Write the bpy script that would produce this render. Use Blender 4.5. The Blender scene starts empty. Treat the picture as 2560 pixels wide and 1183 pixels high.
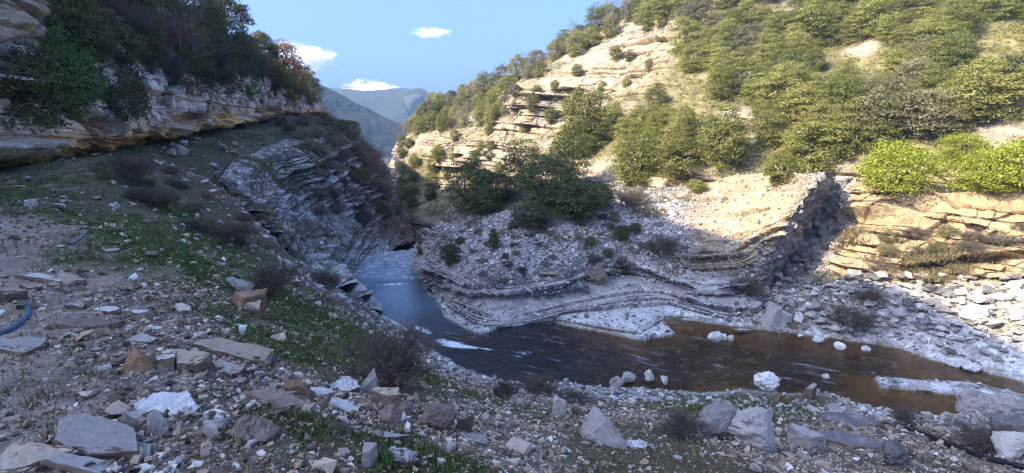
import bpy, bmesh, math, random
import numpy as np
from mathutils import Vector, Matrix, Euler

random.seed(7)
rng = np.random.default_rng(11)
SC = bpy.context.scene
COL = SC.collection
R = math.radians

# ------------------------------------------------------------------ camera
CAM_Z, PITCH, FPX = 9.0, R(10.6), 1397.0        # f in pixels of the 2560 x 1183 photograph
cam = bpy.data.cameras.new('camera')
cam_ob = bpy.data.objects.new('camera', cam)
COL.objects.link(cam_ob)
cam.sensor_fit = 'HORIZONTAL'
cam.sensor_width = 36.0
cam.lens = 36.0 * FPX / 2560.0
cam.clip_start, cam.clip_end = 0.05, 6000.0
cam_ob.location = (0, 0, CAM_Z)
cam_ob.rotation_euler = (math.pi / 2 - PITCH, 0, 0)
SC.camera = cam_ob

# ------------------------------------------------------------------ light
SUN_EL, SUN_AZ = R(37), R(-116)                  # azimuth from +Y, clockwise positive
sdir = Vector((math.sin(SUN_AZ) * math.cos(SUN_EL), math.cos(SUN_AZ) * math.cos(SUN_EL), math.sin(SUN_EL)))
world = bpy.data.worlds.new('World')
SC.world = world
world.use_nodes = True
wn = world.node_tree
wn.nodes.clear()
sky = wn.nodes.new('ShaderNodeTexSky')
sky.sky_type = 'NISHITA'
sky.sun_disc = False
sky.sun_elevation = SUN_EL
sky.sun_rotation = SUN_AZ
sky.altitude = 300
sky.air_density = 0.5
sky.dust_density = 7.0
sky.ozone_density = 10.0
bg = wn.nodes.new('ShaderNodeBackground')
bg.inputs['Strength'].default_value = 0.118
wo = wn.nodes.new('ShaderNodeOutputWorld')
tintn = wn.nodes.new('ShaderNodeMix')
tintn.data_type = 'RGBA'
tintn.blend_type = 'MULTIPLY'
tintn.inputs[0].default_value = 1.0
tintn.inputs[7].default_value = (0.93, 0.95, 1.0, 1)
wn.links.new(sky.outputs[0], tintn.inputs[6])
wn.links.new(tintn.outputs[2], bg.inputs['Color'])
wn.links.new(bg.outputs[0], wo.inputs['Surface'])
sun = bpy.data.lights.new('sun', 'SUN')
sun.energy = 2.75
sun.angle = R(0.5)
sun.color = (1.0, 0.87, 0.66)
sun_ob = bpy.data.objects.new('sun', sun)
COL.objects.link(sun_ob)
sun_ob.rotation_euler = sdir.to_track_quat('Z', 'Y').to_euler()
SC.view_settings.view_transform = 'Standard'
SC.view_settings.look = 'None'
SC.view_settings.exposure = 2.15
SC.view_settings.gamma = 1.0
SC.cycles.max_bounces = 8
SC.cycles.diffuse_bounces = 4
SC.cycles.transparent_max_bounces = 12
SC.cycles.volume_bounces = 6
SC.cycles.use_denoising = True
SC.cycles.use_adaptive_sampling = False
SC.cycles.sample_clamp_indirect = 4.0
SC.cycles.pixel_filter_type = 'BLACKMAN_HARRIS'
SC.cycles.filter_width = 1.15

# ------------------------------------------------------------------ numeric helpers
cP, sP = math.cos(PITCH), math.sin(PITCH)

def ray(px, py):
    """direction with y = 1 through a pixel of the photograph"""
    a = (px - 1280.0) / FPX
    b = (591.5 - py) / FPX
    f = cP + b * sP
    return a / f, (b * cP - sP) / f

def P(px, py, d):
    a, s = ray(px, py)
    return (a * d, d, CAM_Z + s * d)

def P0(px, py, z=0.0):
    a, s = ray(px, py)
    d = (z - CAM_Z) / s
    return (a * d, d)

def hsh(ix, iy, iz, seed):
    h = (ix.astype(np.int64) * 374761393 + iy.astype(np.int64) * 668265263 + iz.astype(np.int64) * 2147483647 + seed * 974711) & 0xFFFFFFFF
    h = ((h ^ (h >> 13)) * 1274126177) & 0xFFFFFFFF
    h = ((h ^ (h >> 16)) * 2246822519) & 0xFFFFFFFF
    h = h ^ (h >> 15)
    return (h & 0xFFFFFF).astype(np.float64) / float(0xFFFFFF)

def vnoise(x, y, z=None, seed=0):
    if z is None:
        z = np.zeros_like(x)
    x0, y0, z0 = np.floor(x), np.floor(y), np.floor(z)
    fx, fy, fz = x - x0, y - y0, z - z0
    fx, fy, fz = (f * f * (3 - 2 * f) for f in (fx, fy, fz))
    out = 0
    for a in (0, 1):
        for b in (0, 1):
            for c in (0, 1):
                w = (fx if a else 1 - fx) * (fy if b else 1 - fy) * (fz if c else 1 - fz)
                out = out + w * hsh(x0 + a, y0 + b, z0 + c, seed)
    return out * 2 - 1

def fbm(x, y, z=None, oct=4, seed=0, gain=0.5):
    s, amp, tot = 0, 1.0, 0
    for k in range(oct):
        f = 2.03 ** k
        s = s + amp * vnoise(x * f + 17.3 * k, y * f - 9.1 * k, None if z is None else z * f + 5.7 * k, seed + k)
        tot += amp
        amp *= gain
    return s / tot

def cells(x, y, z=None, seed=0):
    """voronoi: (distance to nearest, distance to second, id in 0..1) on an integer jittered grid"""
    zz = np.zeros_like(x) if z is None else z
    x0, y0, z0 = np.floor(x), np.floor(y), np.floor(zz)
    d1 = np.full(x.shape, 9.0)
    d2 = np.full(x.shape, 9.0)
    idd = np.zeros(x.shape)
    for a in (-1, 0, 1):
        for b in (-1, 0, 1):
            for c in ((0,) if z is None else (-1, 0, 1)):
                gx, gy, gz = x0 + a, y0 + b, z0 + c
                qx = gx + hsh(gx, gy, gz, seed + 1)
                qy = gy + hsh(gx, gy, gz, seed + 2)
                d = (qx - x) ** 2 + (qy - y) ** 2
                if z is not None:
                    d = d + (gz + hsh(gx, gy, gz, seed + 3) - zz) ** 2
                near = d < d1
                d2 = np.where(near, d1, np.minimum(d2, d))
                idd = np.where(near, hsh(gx, gy, gz, seed + 4), idd)
                d1 = np.where(near, d, d1)
    return np.sqrt(d1), np.sqrt(d2), idd

def sst(a, b, x):
    t = np.clip((x - a) / (b - a), 0, 1)
    return t * t * (3 - 2 * t)

_lay_rng = np.random.default_rng(5)
LAY_T = np.cumsum(_lay_rng.choice([0.16, 0.24, 0.36, 0.55, 0.8], size=900, p=[.25, .28, .24, .15, .08]))
LAY_T -= LAY_T[450]
LAY_R = _lay_rng.random(900)
LAY_C = _lay_rng.random(900)

def layers(h):
    """bed index, 0..1 position inside the bed, bed thickness"""
    i = np.clip(np.searchsorted(LAY_T, h) - 1, 0, 898)
    t = LAY_T[i + 1] - LAY_T[i]
    return i, np.clip((h - LAY_T[i]) / t, 0, 1), t

def polydist(x, y, poly, closed=True):
    """unsigned distance to a polyline and the inside flag (closed) or side sign (open)"""
    n = len(poly)
    best = np.full(x.shape, 1e9)
    inside = np.zeros(x.shape, bool)
    side = np.ones(x.shape)
    for i in range(n if closed else n - 1):
        ax, ay = poly[i]
        bx, by = poly[(i + 1) % n]
        dx, dy = bx - ax, by - ay
        L = dx * dx + dy * dy + 1e-12
        t = np.clip(((x - ax) * dx + (y - ay) * dy) / L, 0, 1)
        ex, ey = x - ax - t * dx, y - ay - t * dy
        d = ex * ex + ey * ey
        near = d < best
        best = np.where(near, d, best)
        if closed:
            c = ((ay > y) != (by > y)) & (x < (bx - ax) * (y - ay) / (by - ay + 1e-12) + ax)
            inside ^= c
        else:
            side = np.where(near, np.sign(dx * ey - dy * ex), side)
    d = np.sqrt(best)
    return (d, inside) if closed else (d, side)

# ------------------------------------------------------------------ object helpers
def mesh_np(name, V, F, mat, smooth=True, cols=None):
    me = bpy.data.meshes.new(name)
    V = np.ascontiguousarray(V, np.float32)
    F = np.ascontiguousarray(F, np.int32)
    k = F.shape[1]
    me.vertices.add(len(V))
    me.vertices.foreach_set('co', V.ravel())
    me.loops.add(F.size)
    me.loops.foreach_set('vertex_index', F.ravel())
    me.polygons.add(len(F))
    me.polygons.foreach_set('loop_start', np.arange(0, F.size, k, dtype=np.int32))
    me.polygons.foreach_set('use_smooth', np.full(len(F), smooth, bool))
    me.update(calc_edges=True)
    for nm, c in (cols or {}).items():
        at = me.color_attributes.new(nm, 'FLOAT_COLOR', 'POINT')
        c4 = np.ones((len(V), 4), np.float32)
        c4[:, :c.shape[1]] = c
        at.data.foreach_set('color', c4.ravel())
    if mat is not None:
        me.materials.append(mat)
    return me

def link(name, me, parent=None):
    o = bpy.data.objects.new(name, me)
    COL.objects.link(o)
    if parent is not None:
        o.parent = parent
    return o

def tag(o, label=None, cat=None, group=None, kind=None):
    for k, v in (('label', label), ('category', cat), ('group', group), ('kind', kind)):
        if v:
            o[k] = v
    return o

def thing(name, loc=(0, 0, 0)):
    o = bpy.data.objects.new(name, None)
    o.empty_display_size = 0.2
    COL.objects.link(o)
    o.location = loc
    return o

def dup(root):
    r = root.copy()
    COL.objects.link(r)
    for ch in root.children:
        c = ch.copy()
        COL.objects.link(c)
        c.parent = r
        for g in ch.children:
            d = g.copy()
            COL.objects.link(d)
            d.parent = c
    return r

def grid_faces(nu, nv):
    i = np.arange(nu - 1)[:, None] * nv + np.arange(nv - 1)[None, :]
    i = i.ravel()
    return np.stack([i, i + nv, i + nv + 1, i + 1], 1)

# ------------------------------------------------------------------ materials
def new_mat(name):
    m = bpy.data.materials.new(name)
    m.use_nodes = True
    nt = m.node_tree
    nt.nodes.clear()
    out = nt.nodes.new('ShaderNodeOutputMaterial')
    return m, nt, out

def N(nt, typ, **kw):
    n = nt.nodes.new(typ)
    for k, v in kw.items():
        if k in n.inputs:
            n.inputs[k].default_value = v
        else:
            setattr(n, k, v)
    return n

def ramp(nt, fac, stops):
    r = nt.nodes.new('ShaderNodeValToRGB')
    while len(r.color_ramp.elements) < len(stops):
        r.color_ramp.elements.new(0.5)
    for e, (p, c) in zip(r.color_ramp.elements, stops):
        e.position = p
        e.color = (*c, 1) if len(c) == 3 else c
    nt.links.new(fac, r.inputs[0])
    return r.outputs[0]

def mixc(nt, a, b, fac, mode='MIX'):
    m = nt.nodes.new('ShaderNodeMix')
    m.data_type = 'RGBA'
    m.blend_type = mode
    for sock, v in ((m.inputs[0], fac), (m.inputs[6], a), (m.inputs[7], b)):
        if hasattr(v, 'links') or isinstance(v, bpy.types.NodeSocket):
            nt.links.new(v, sock)
        elif isinstance(v, (int, float)):
            sock.default_value = v
        else:
            sock.default_value = (*v, 1)
    return m.outputs[2]

def mth(nt, op, a, b=0.0, c=0.0):
    m = nt.nodes.new('ShaderNodeMath')
    m.operation = op
    for s, v in zip(m.inputs, (a, b, c)):
        if isinstance(v, bpy.types.NodeSocket):
            nt.links.new(v, s)
        else:
            s.default_value = v
    return m.outputs[0]

def principled(nt, out, col, rough=0.9, bump=None, bstr=0.4, bdist=0.03):
    p = nt.nodes.new('ShaderNodeBsdfPrincipled')
    if isinstance(col, bpy.types.NodeSocket):
        nt.links.new(col, p.inputs['Base Color'])
    else:
        p.inputs['Base Color'].default_value = (*col, 1)
    p.inputs['Roughness'].default_value = rough
    p.inputs['Specular IOR Level'].default_value = 0.25
    if bump is not None:
        b = N(nt, 'ShaderNodeBump', Strength=bstr, Distance=bdist)
        nt.links.new(bump, b.inputs['Height'])
        nt.links.new(b.outputs[0], p.inputs['Normal'])
    nt.links.new(p.outputs[0], out.inputs['Surface'])
    return p

def terrain_mat(name, peb=9.0, bstr=0.5, bdist=0.05, con=0.55):
    """albedo from the vertex colours, broken up by pebbles and stains; Msk.r = how stony"""
    m, nt, out = new_mat(name)
    L = nt.links
    at = N(nt, 'ShaderNodeAttribute', attribute_name='Col')
    mk = N(nt, 'ShaderNodeAttribute', attribute_name='Msk')
    sep = N(nt, 'ShaderNodeSeparateColor')
    L.new(mk.outputs['Color'], sep.inputs[0])
    tc = N(nt, 'ShaderNodeTexCoord')
    v1 = N(nt, 'ShaderNodeTexVoronoi', Scale=peb)
    v2 = N(nt, 'ShaderNodeTexVoronoi', Scale=peb * 2.7)
    n1 = N(nt, 'ShaderNodeTexNoise', Scale=1.3, Detail=8.0, Roughness=0.65)
    n2 = N(nt, 'ShaderNodeTexNoise', Scale=14.0, Detail=6.0, Roughness=0.7)
    for t in (v1, v2, n1, n2):
        L.new(tc.outputs['Object'], t.inputs['Vector'])
    s1 = N(nt, 'ShaderNodeSeparateColor'); L.new(v1.outputs['Color'], s1.inputs[0])
    s2 = N(nt, 'ShaderNodeSeparateColor'); L.new(v2.outputs['Color'], s2.inputs[0])
    k = mth(nt, 'MULTIPLY_ADD', s1.outputs[0], con, 1 - con * 0.5)
    k2 = mth(nt, 'MULTIPLY_ADD', s2.outputs[1], con, 1 - con * 0.5)
    kk = mth(nt, 'MULTIPLY', k, k2)
    kk = mixc(nt, (1, 1, 1), kk, sep.outputs[0])
    nn = mth(nt, 'MULTIPLY_ADD', n1.outputs[0], 0.9, 0.55)
    nm = mth(nt, 'MULTIPLY_ADD', n2.outputs[0], 1.3, 0.35)
    c = mixc(nt, at.outputs['Color'], kk, 1.0, 'MULTIPLY')
    c = mixc(nt, c, nn, 1.0, 'MULTIPLY')
    c = mixc(nt, c, nm, 1.0, 'MULTIPLY')
    h = mth(nt, 'ADD', mth(nt, 'MULTIPLY', v1.outputs[0], -1.0), mth(nt, 'MULTIPLY', v2.outputs[0], -0.5))
    h = mth(nt, 'MULTIPLY', h, sep.outputs[0])
    h = mth(nt, 'ADD', h, mth(nt, 'MULTIPLY', n2.outputs[0], 0.9))
    principled(nt, out, c, 0.92, h, bstr, bdist)
    return m

def stone_mat(name, a, b, scale=5.0, rough=0.85, stain=None, spread=0.5):
    """stone with lichen blotches, its tint varied per object"""
    m, nt, out = new_mat(name)
    L = nt.links
    tc = N(nt, 'ShaderNodeTexCoord')
    oi = N(nt, 'ShaderNodeObjectInfo')
    n1 = N(nt, 'ShaderNodeTexNoise', Scale=scale, Detail=9.0, Roughness=0.7)
    n2 = N(nt, 'ShaderNodeTexNoise', Scale=scale * 7, Detail=6.0, Roughness=0.7)
    n1.noise_dimensions = '4D'
    L.new(tc.outputs['Object'], n1.inputs['Vector'])
    L.new(mth(nt, 'MULTIPLY', oi.outputs['Random'], 40.0), n1.inputs['W'])
    L.new(tc.outputs['Object'], n2.inputs['Vector'])
    c = mixc(nt, a, b, mth(nt, 'MULTIPLY_ADD', n1.outputs[0], 2.2, -0.6))
    if stain:
        c = mixc(nt, c, stain, ramp(nt, n1.outputs[0], [(0.52, (0, 0, 0)), (0.62, (1, 1, 1))]))
    c = mixc(nt, c, mth(nt, 'MULTIPLY_ADD', n2.outputs[0], 1.0, 0.5), 1.0, 'MULTIPLY')
    c = mixc(nt, c, mth(nt, 'MULTIPLY_ADD', oi.outputs['Random'], spread, 1 - spread * 0.5), 1.0, 'MULTIPLY')
    h = mth(nt, 'ADD', n1.outputs[0], mth(nt, 'MULTIPLY', n2.outputs[0], 0.3))
    principled(nt, out, c, rough, h, 0.6, 0.03)
    return m

def rubble_mat(name, stops):
    """many loose stones in one mesh: each island its own tone"""
    m, nt, out = new_mat(name)
    g = N(nt, 'ShaderNodeNewGeometry')
    c = ramp(nt, g.outputs['Random Per Island'], stops)
    tc = N(nt, 'ShaderNodeTexCoord')
    n2 = N(nt, 'ShaderNodeTexNoise', Scale=22.0, Detail=6.0, Roughness=0.7)
    nt.links.new(tc.outputs['Object'], n2.inputs['Vector'])
    c = mixc(nt, c, mth(nt, 'MULTIPLY_ADD', n2.outputs[0], 1.0, 0.5), 1.0, 'MULTIPLY')
    principled(nt, out, c, 0.9, n2.outputs[0], 0.5, 0.02)
    return m

def leaf_mat(name, lo, hi, trans=0.25, tint=0.35, alt=None):
    m, nt, out = new_mat(name)
    L = nt.links
    g = N(nt, 'ShaderNodeNewGeometry')
    oi = N(nt, 'ShaderNodeObjectInfo')
    c = mixc(nt, lo, hi, g.outputs['Random Per Island'])
    if alt:
        c = mixc(nt, c, alt, mth(nt, 'MULTIPLY', oi.outputs['Random'], 0.55))
    r2 = mth(nt, 'FRACT', mth(nt, 'MULTIPLY', oi.outputs['Random'], 7.31))
    c = mixc(nt, c, mth(nt, 'MULTIPLY_ADD', r2, tint * 2, 1 - tint), 1.0, 'MULTIPLY')
    d = N(nt, 'ShaderNodeBsdfDiffuse')
    t = N(nt, 'ShaderNodeBsdfTranslucent')
    gl = N(nt, 'ShaderNodeBsdfGlossy', Roughness=0.45)
    L.new(c, d.inputs[0]); L.new(c, t.inputs[0])
    mx = N(nt, 'ShaderNodeMixShader'); mx.inputs[0].default_value = trans
    L.new(d.outputs[0], mx.inputs[1]); L.new(t.outputs[0], mx.inputs[2])
    m2 = N(nt, 'ShaderNodeMixShader'); m2.inputs[0].default_value = 0.025
    L.new(mx.outputs[0], m2.inputs[1]); L.new(gl.outputs[0], m2.inputs[2])
    L.new(m2.outputs[0], out.inputs['Surface'])
    return m

def plain_mat(name, a, b, scale=8.0, rough=0.8):
    m, nt, out = new_mat(name)
    tc = N(nt, 'ShaderNodeTexCoord')
    n = N(nt, 'ShaderNodeTexNoise', Scale=scale, Detail=6.0, Roughness=0.65)
    nt.links.new(tc.outputs['Object'], n.inputs['Vector'])
    principled(nt, out, mixc(nt, a, b, n.outputs[0]), rough, n.outputs[0], 0.3, 0.02)
    return m

M_GROUND = terrain_mat('ground_rubble', 7.0, 0.55, 0.05, 0.75)
M_HILL = terrain_mat('hillside_rock', 3.2, 0.6, 0.12, 0.5)
M_CLIFF = terrain_mat('cliff_rock', 4.5, 0.6, 0.07, 0.35)
M_FAR = terrain_mat('far_mountain_rock', 0.12, 1.0, 6.0, 0.9)

# ------------------------------------------------------------------ the two rock slopes: control grids, rows from the water upwards
def PZ(px, py, z):
    a, s = ray(px, py)
    d = (z - CAM_Z) / s
    return (a * d, d, z)
CONE_Z = [
 [(1034,655,-.15),(1038,645,.3),(1042,636,.6),(1047,626,1.0),(1054,615,1.3),(1062,603,1.6),(1072,590,1.9),(1085,572,2.2),(1100,552,2.3)],
 [(1052,705,-.15),(1056,698,.25),(1060,690,.6),(1064,681,1.0),(1075,665,1.35),(1090,645,1.75),(1105,622,2.15),(1120,595,2.5),(1135,560,2.9)],
 [(1078,742,-.15),(1092,728,.25),(1105,716,.65),(1108,704,1.05),(1120,688,1.35),(1135,664,1.8),(1150,636,2.2),(1165,600,2.65),(1185,545,3.3)],
 [(1112,793,-.15),(1135,768,.28),(1165,742,.75),(1168,728,1.15),(1178,712,1.35),(1190,685,1.85),(1203,650,2.3),(1218,608,2.8),(1240,535,3.8)],
 [(1170,826,-.15),(1200,806,.25),(1250,746,.9),(1250,728,1.3),(1256,714,1.45),(1262,690,1.85),(1272,655,2.4),(1285,610,3.0),(1300,520,4.2)],
 [(1262,820,-.15),(1292,803,.22),(1325,738,.9),(1325,718,1.35),(1330,704,1.5),(1334,682,1.85),(1342,650,2.4),(1352,605,3.0),(1365,505,4.4)],
 [(1385,812,-.15),(1405,776,.35),(1405,724,1.0),(1405,703,1.5),(1408,692,1.6),(1410,672,1.95),(1414,640,2.5),(1420,595,3.1),(1430,495,4.6)],
 [(1490,832,-.15),(1495,758,.5),(1485,698,1.2),(1485,676,1.7),(1488,668,1.75),(1490,650,2.1),(1495,618,2.6),(1500,575,3.3),(1500,480,4.8)],
 [(1595,852,-.15),(1590,740,.6),(1570,690,1.25),(1568,676,1.55),(1568,665,1.7),(1570,640,2.1),(1570,605,2.7),(1568,560,3.4),(1560,470,4.9)],
 [(1668,806,-.15),(1660,740,.65),(1640,700,1.15),(1638,690,1.35),(1637,678,1.55),(1637,650,2.0),(1637,615,2.6),(1640,565,3.4),(1630,480,4.8)],
 [(1740,804,-.15),(1735,760,.5),(1725,735,.8),(1722,722,1.05),(1718,705,1.3),(1712,680,1.7),(1706,650,2.2),(1700,605,2.9),(1690,500,4.6)],
 [(1830,816,-.15),(1825,780,.3),(1815,740,.75),(1812,725,1.05),(1805,705,1.35),(1795,680,1.7),(1785,650,2.2),(1775,600,3.0),(1755,470,5.2)],
 [(1878,800,0),(1882,765,.4),(1885,725,.9),(1883,712,1.1),(1876,690,1.5),(1868,668,1.9),(1858,640,2.4),(1845,590,3.2),(1830,440,6.1)],
 [(1905,760,.1),(1908,735,.4),(1912,705,1.0),(1920,680,1.55),(1930,650,2.2),(1943,618,2.95),(1962,580,3.8),(1990,530,4.85),(2045,430,6.95)]]
CONE_D = [
 [(1950,740,30.5),(1955,715,30.8),(1965,690,31),(1980,662,31.2),(1995,632,31.4),(2010,600,31.6),(2030,562,31.8),(2050,515,32),(2085,440,32.3)],
 [(2010,730,29),(2020,705,29.6),(2035,680,30),(2050,655,30.3),(2062,625,30.6),(2072,592,31),(2085,555,31.3),(2095,510,31.6),(2110,440,32)],
 [(2090,720,27.8),(2100,700,28),(2110,680,28.3),(2120,655,28.6),(2130,625,29),(2140,590,29.4),(2150,555,29.8),(2160,515,30.3),(2170,445,31)],
 [(2260,715,26.2),(2265,690,26.6),(2270,668,27),(2275,640,27.2),(2280,605,27.5),(2285,570,27.8),(2290,530,28.2),(2290,500,29),(2295,455,30.3)],
 [(2430,700,25),(2430,670,25.3),(2430,645,25.6),(2430,615,25.8),(2430,580,26.1),(2430,545,26.4),(2430,510,26.9),(2430,495,27.8),(2430,460,28.8)],
 [(2620,690,23.5),(2620,660,23.8),(2620,635,24.1),(2620,605,24.3),(2620,570,24.6),(2620,540,24.9),(2620,510,25.4),(2620,490,26.4),(2620,455,27.4)],
 [(2950,690,20.2),(2950,660,20.5),(2950,635,20.8),(2950,605,21),(2950,570,21.3),(2950,540,21.6),(2950,510,22),(2950,490,22.8),(2950,455,23.6)]]
SLOPE_D = [
 [(955,792,26.3),(905,752,25.8),(855,722,25.2),(800,690,24.6),(745,650,24.2),(690,600,24),(640,550,24),(590,500,24.5),(540,460,26)],
 [(892,718,31.8),(862,692,31.4),(825,660,31),(790,625,30.5),(750,585,30),(710,535,30),(670,480,30.5),(640,430,31.5),(600,390,33.5)],
 [(908,692,35.5),(880,660,35.5),(850,630,35),(820,595,35),(790,555,35),(760,505,35.5),(735,450,36.5),(715,400,38),(690,360,41)],
 [(955,650,40),(930,625,40.5),(905,600,40.5),(880,565,41),(860,525,41.5),(840,475,42.5),(820,420,44),(800,370,46),(770,330,49)],
 [(985,622,46),(970,600,46.5),(955,575,47),(940,545,47.5),(925,510,48.5),(905,460,50),(885,410,52),(860,360,54),(830,315,58)],
 [(1010,612,52),(1002,595,52.5),(993,575,53),(985,550,53.5),(972,520,54),(955,475,55.5),(935,425,57.5),(910,378,60),(860,325,64)],
 [(1030,605,58),(1026,585,58.5),(1020,563,59),(1008,535,60),(995,500,61),(975,460,62.5),(955,415,64),(930,372,66),(880,332,69)],
 [(1036,605,61),(1030,585,61.5),(1020,565,62),(1006,540,63),(992,510,64),(968,470,65.5),(948,425,67),(922,385,69),(875,345,72)]]
CONE_C = [[PZ(*q) for q in c] for c in CONE_Z] + [[P(*q) for q in c] for c in CONE_D]
SLOPE_C = [[P(*q) for q in c] for c in SLOPE_D]

# ------------------------------------------------------------------ ground: control points
G = [  # pixel x, pixel y, distance
 (0,1183,2.6),(400,1183,2.7),(800,1183,3.0),(1280,1183,4.0),(1700,1183,5.5),(2100,1183,8),(2560,1183,9),
 (0,1000,3.4),(400,1000,3.6),(800,1000,4.3),(1200,1000,6.5),(1500,1080,6.5),(1280,1080,5.2),(1850,1090,8.5),(2300,1120,10.5),(2560,1100,11),
 (0,850,4.6),(300,850,4.7),(600,870,5.2),(850,900,6.2),(1000,960,8),(1100,960,12),(1250,970,16.5),(1300,965,18),
 (1350,1000,14),(1600,1020,13),(1800,1020,13.5),(2050,1050,12.5),(2300,1060,13.2),(2560,1050,14),
 (1500,975,18.2),(1700,990,17.3),(1900,1000,17),(2100,1005,16.8),
 (100,700,7),(300,700,7.5),(500,750,7),(620,720,9),(640,765,8.4),(750,830,8),(880,860,8.5),
 (0,560,10.5),(150,560,10.5),(300,580,10.5),(450,600,10.5),(570,640,11),
 (0,480,14.5),(200,470,15),(400,480,16),
 (680,690,15),(750,760,14),(850,760,17),(900,800,20),
 (620,560,20),(550,480,23),
 (400,400,20),(500,345,36),(650,310,48),(740,292,58),(790,296,62),
 (2100,720,26),(2200,780,23.5),(2300,850,22),(2000,740,26.5),(1900,790,25.3),(2500,720,24),(2560,800,21.5),(2500,900,20),(2560,920,19.5),
]
ctl = [P(*g) for g in G] + [
 (-7.3,41.3,-.3),(-8.3,44,-2.2),(-9.4,49,-3.6),(-10.8,56,-4.8),(-12,62,-5.5),(-13,75,-6),(-5.5,52,-.5),(-7,60,-2),(-30,80,7),(-40,60,11),(-24,24,7.6),(-25,33,8.4),(-28,47,9.4),(-24,15,7.4),(-24,6,7.4),(-20,0,7.6),
 (-12,6,7.6),(-8,3,7.5),(-3,0,7.4),(3,0,6.6),(0,-4,8),(6,2,5.5),(12,4,3.6),(16,8,2.5),(22,11,1.2),(26,14,0.4),(30,20,1.2),(30,24,3.5),
 (20,42,4.5),(0,75,-4),(12,60,3),(32,33,4.5),(45,50,4),(-8,-6,8.4),(8,-6,7),(25,0,3),(-5,95,-6),(30,90,2),(-40,100,4),(60,30,4)]
for px_, fl_, d_ in ((-350,470,14),(0,425,18),(130,418,21),(240,398,24.5),(350,378,29),(440,358,33),(520,345,38),(630,315,47)):
    q_ = P(px_, fl_, d_)
    ctl.append((q_[0] + .3, q_[1], q_[2]))
# the two sides of the water
RIVER_PX = [(955,652),(905,700),(885,725),(920,757),(960,787),(1010,817),(1040,847),(1075,874),(1130,905),(1160,925),(1220,950),(1300,962),(1400,960),
 (1500,968),(1650,975),(1760,985),(1850,975),(1950,985),(2080,985),(2130,1010),(2250,1042),(2380,1058),(2560,1085),(2760,1115),
 (2800,1012),(2560,957),(2450,927),(2330,902),(2250,872),(2120,852),(2000,837),(1900,824),(1780,810),(1690,796),(1655,800),(1690,836),(1600,852),
 (1500,830),(1400,812),(1370,800),(1260,817),(1200,837),(1165,822),(1110,792),(1095,752),(1070,737),(1055,717),(1032,702),(1052,662),(1040,642)]
RIVER = [P0(*p) for p in RIVER_PX]
ISLE = [P0(*p, 0.05) for p in [(2185,940),(2240,942),(2300,950),(2400,950),(2500,968),(2620,995),(2620,1022),(2480,1000),(2400,990),(2330,975),(2250,972),(2200,968)]]
for i in range(len(RIVER)):
    if i % 2 == 0:
        ctl.append((RIVER[i][0], RIVER[i][1], 0.1))
for grid in (CONE_C, SLOPE_C):
    n_, m_ = len(grid), len(grid[0])
    for ii in range(n_):
        for jj in range(m_):
            if n_ > 12 and ii >= 12 and jj > 0:
                continue
            if ii in (0, n_ - 1) or jj in (0, m_ - 1) or (ii % 2 == 0 and jj % 2 == 0):
                q_ = grid[ii][jj]
                if q_[2] > -0.1:
                    ctl.append(q_)
ctl = np.array(ctl)
_kp = []
for q_ in ctl:            # no two control points on top of each other
    if all((q_[0] - w_[0]) ** 2 + (q_[1] - w_[1]) ** 2 > 0.16 for w_ in _kp):
        _kp.append(q_)
ctl = np.array(_kp)

def tps_fit(c, lam=0.004):
    n = len(c)
    X = c[:, :2] / 10.0
    r2 = ((X[:, None] - X[None]) ** 2).sum(-1)
    K = 0.5 * r2 * np.log(r2 + 1e-12) + lam * np.eye(n)
    Pm = np.c_[np.ones(n), X]
    A = np.block([[K, Pm], [Pm.T, np.zeros((3, 3))]])
    w = np.linalg.solve(A, np.r_[c[:, 2], 0, 0, 0])
    return X, w
TX, TW = tps_fit(ctl)

def H0(x, y):
    sh = x.shape
    q = np.stack([x.ravel(), y.ravel()], 1) / 10.0
    out = np.empty(len(q))
    for i in range(0, len(q), 40000):
        s = q[i:i + 40000]
        r2 = (s[:, 0:1] - TX[None, :, 0]) ** 2 + (s[:, 1:2] - TX[None, :, 1]) ** 2
        out[i:i + 40000] = (0.5 * r2 * np.log(r2 + 1e-12)) @ TW[:-3] + TW[-3] + s @ TW[-2:]
    return out.reshape(sh)

def at0(px, py):
    """where a pixel's ray meets the smooth ground"""
    a, s = ray(px, py)
    d = np.geomspace(2.2, 90, 900)
    g = H0(a * d, d) - (CAM_Z + s * d)
    k = np.argmax(g > 0) if (g > 0).any() else len(d) - 1
    return a * d[k], d[k]

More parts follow.
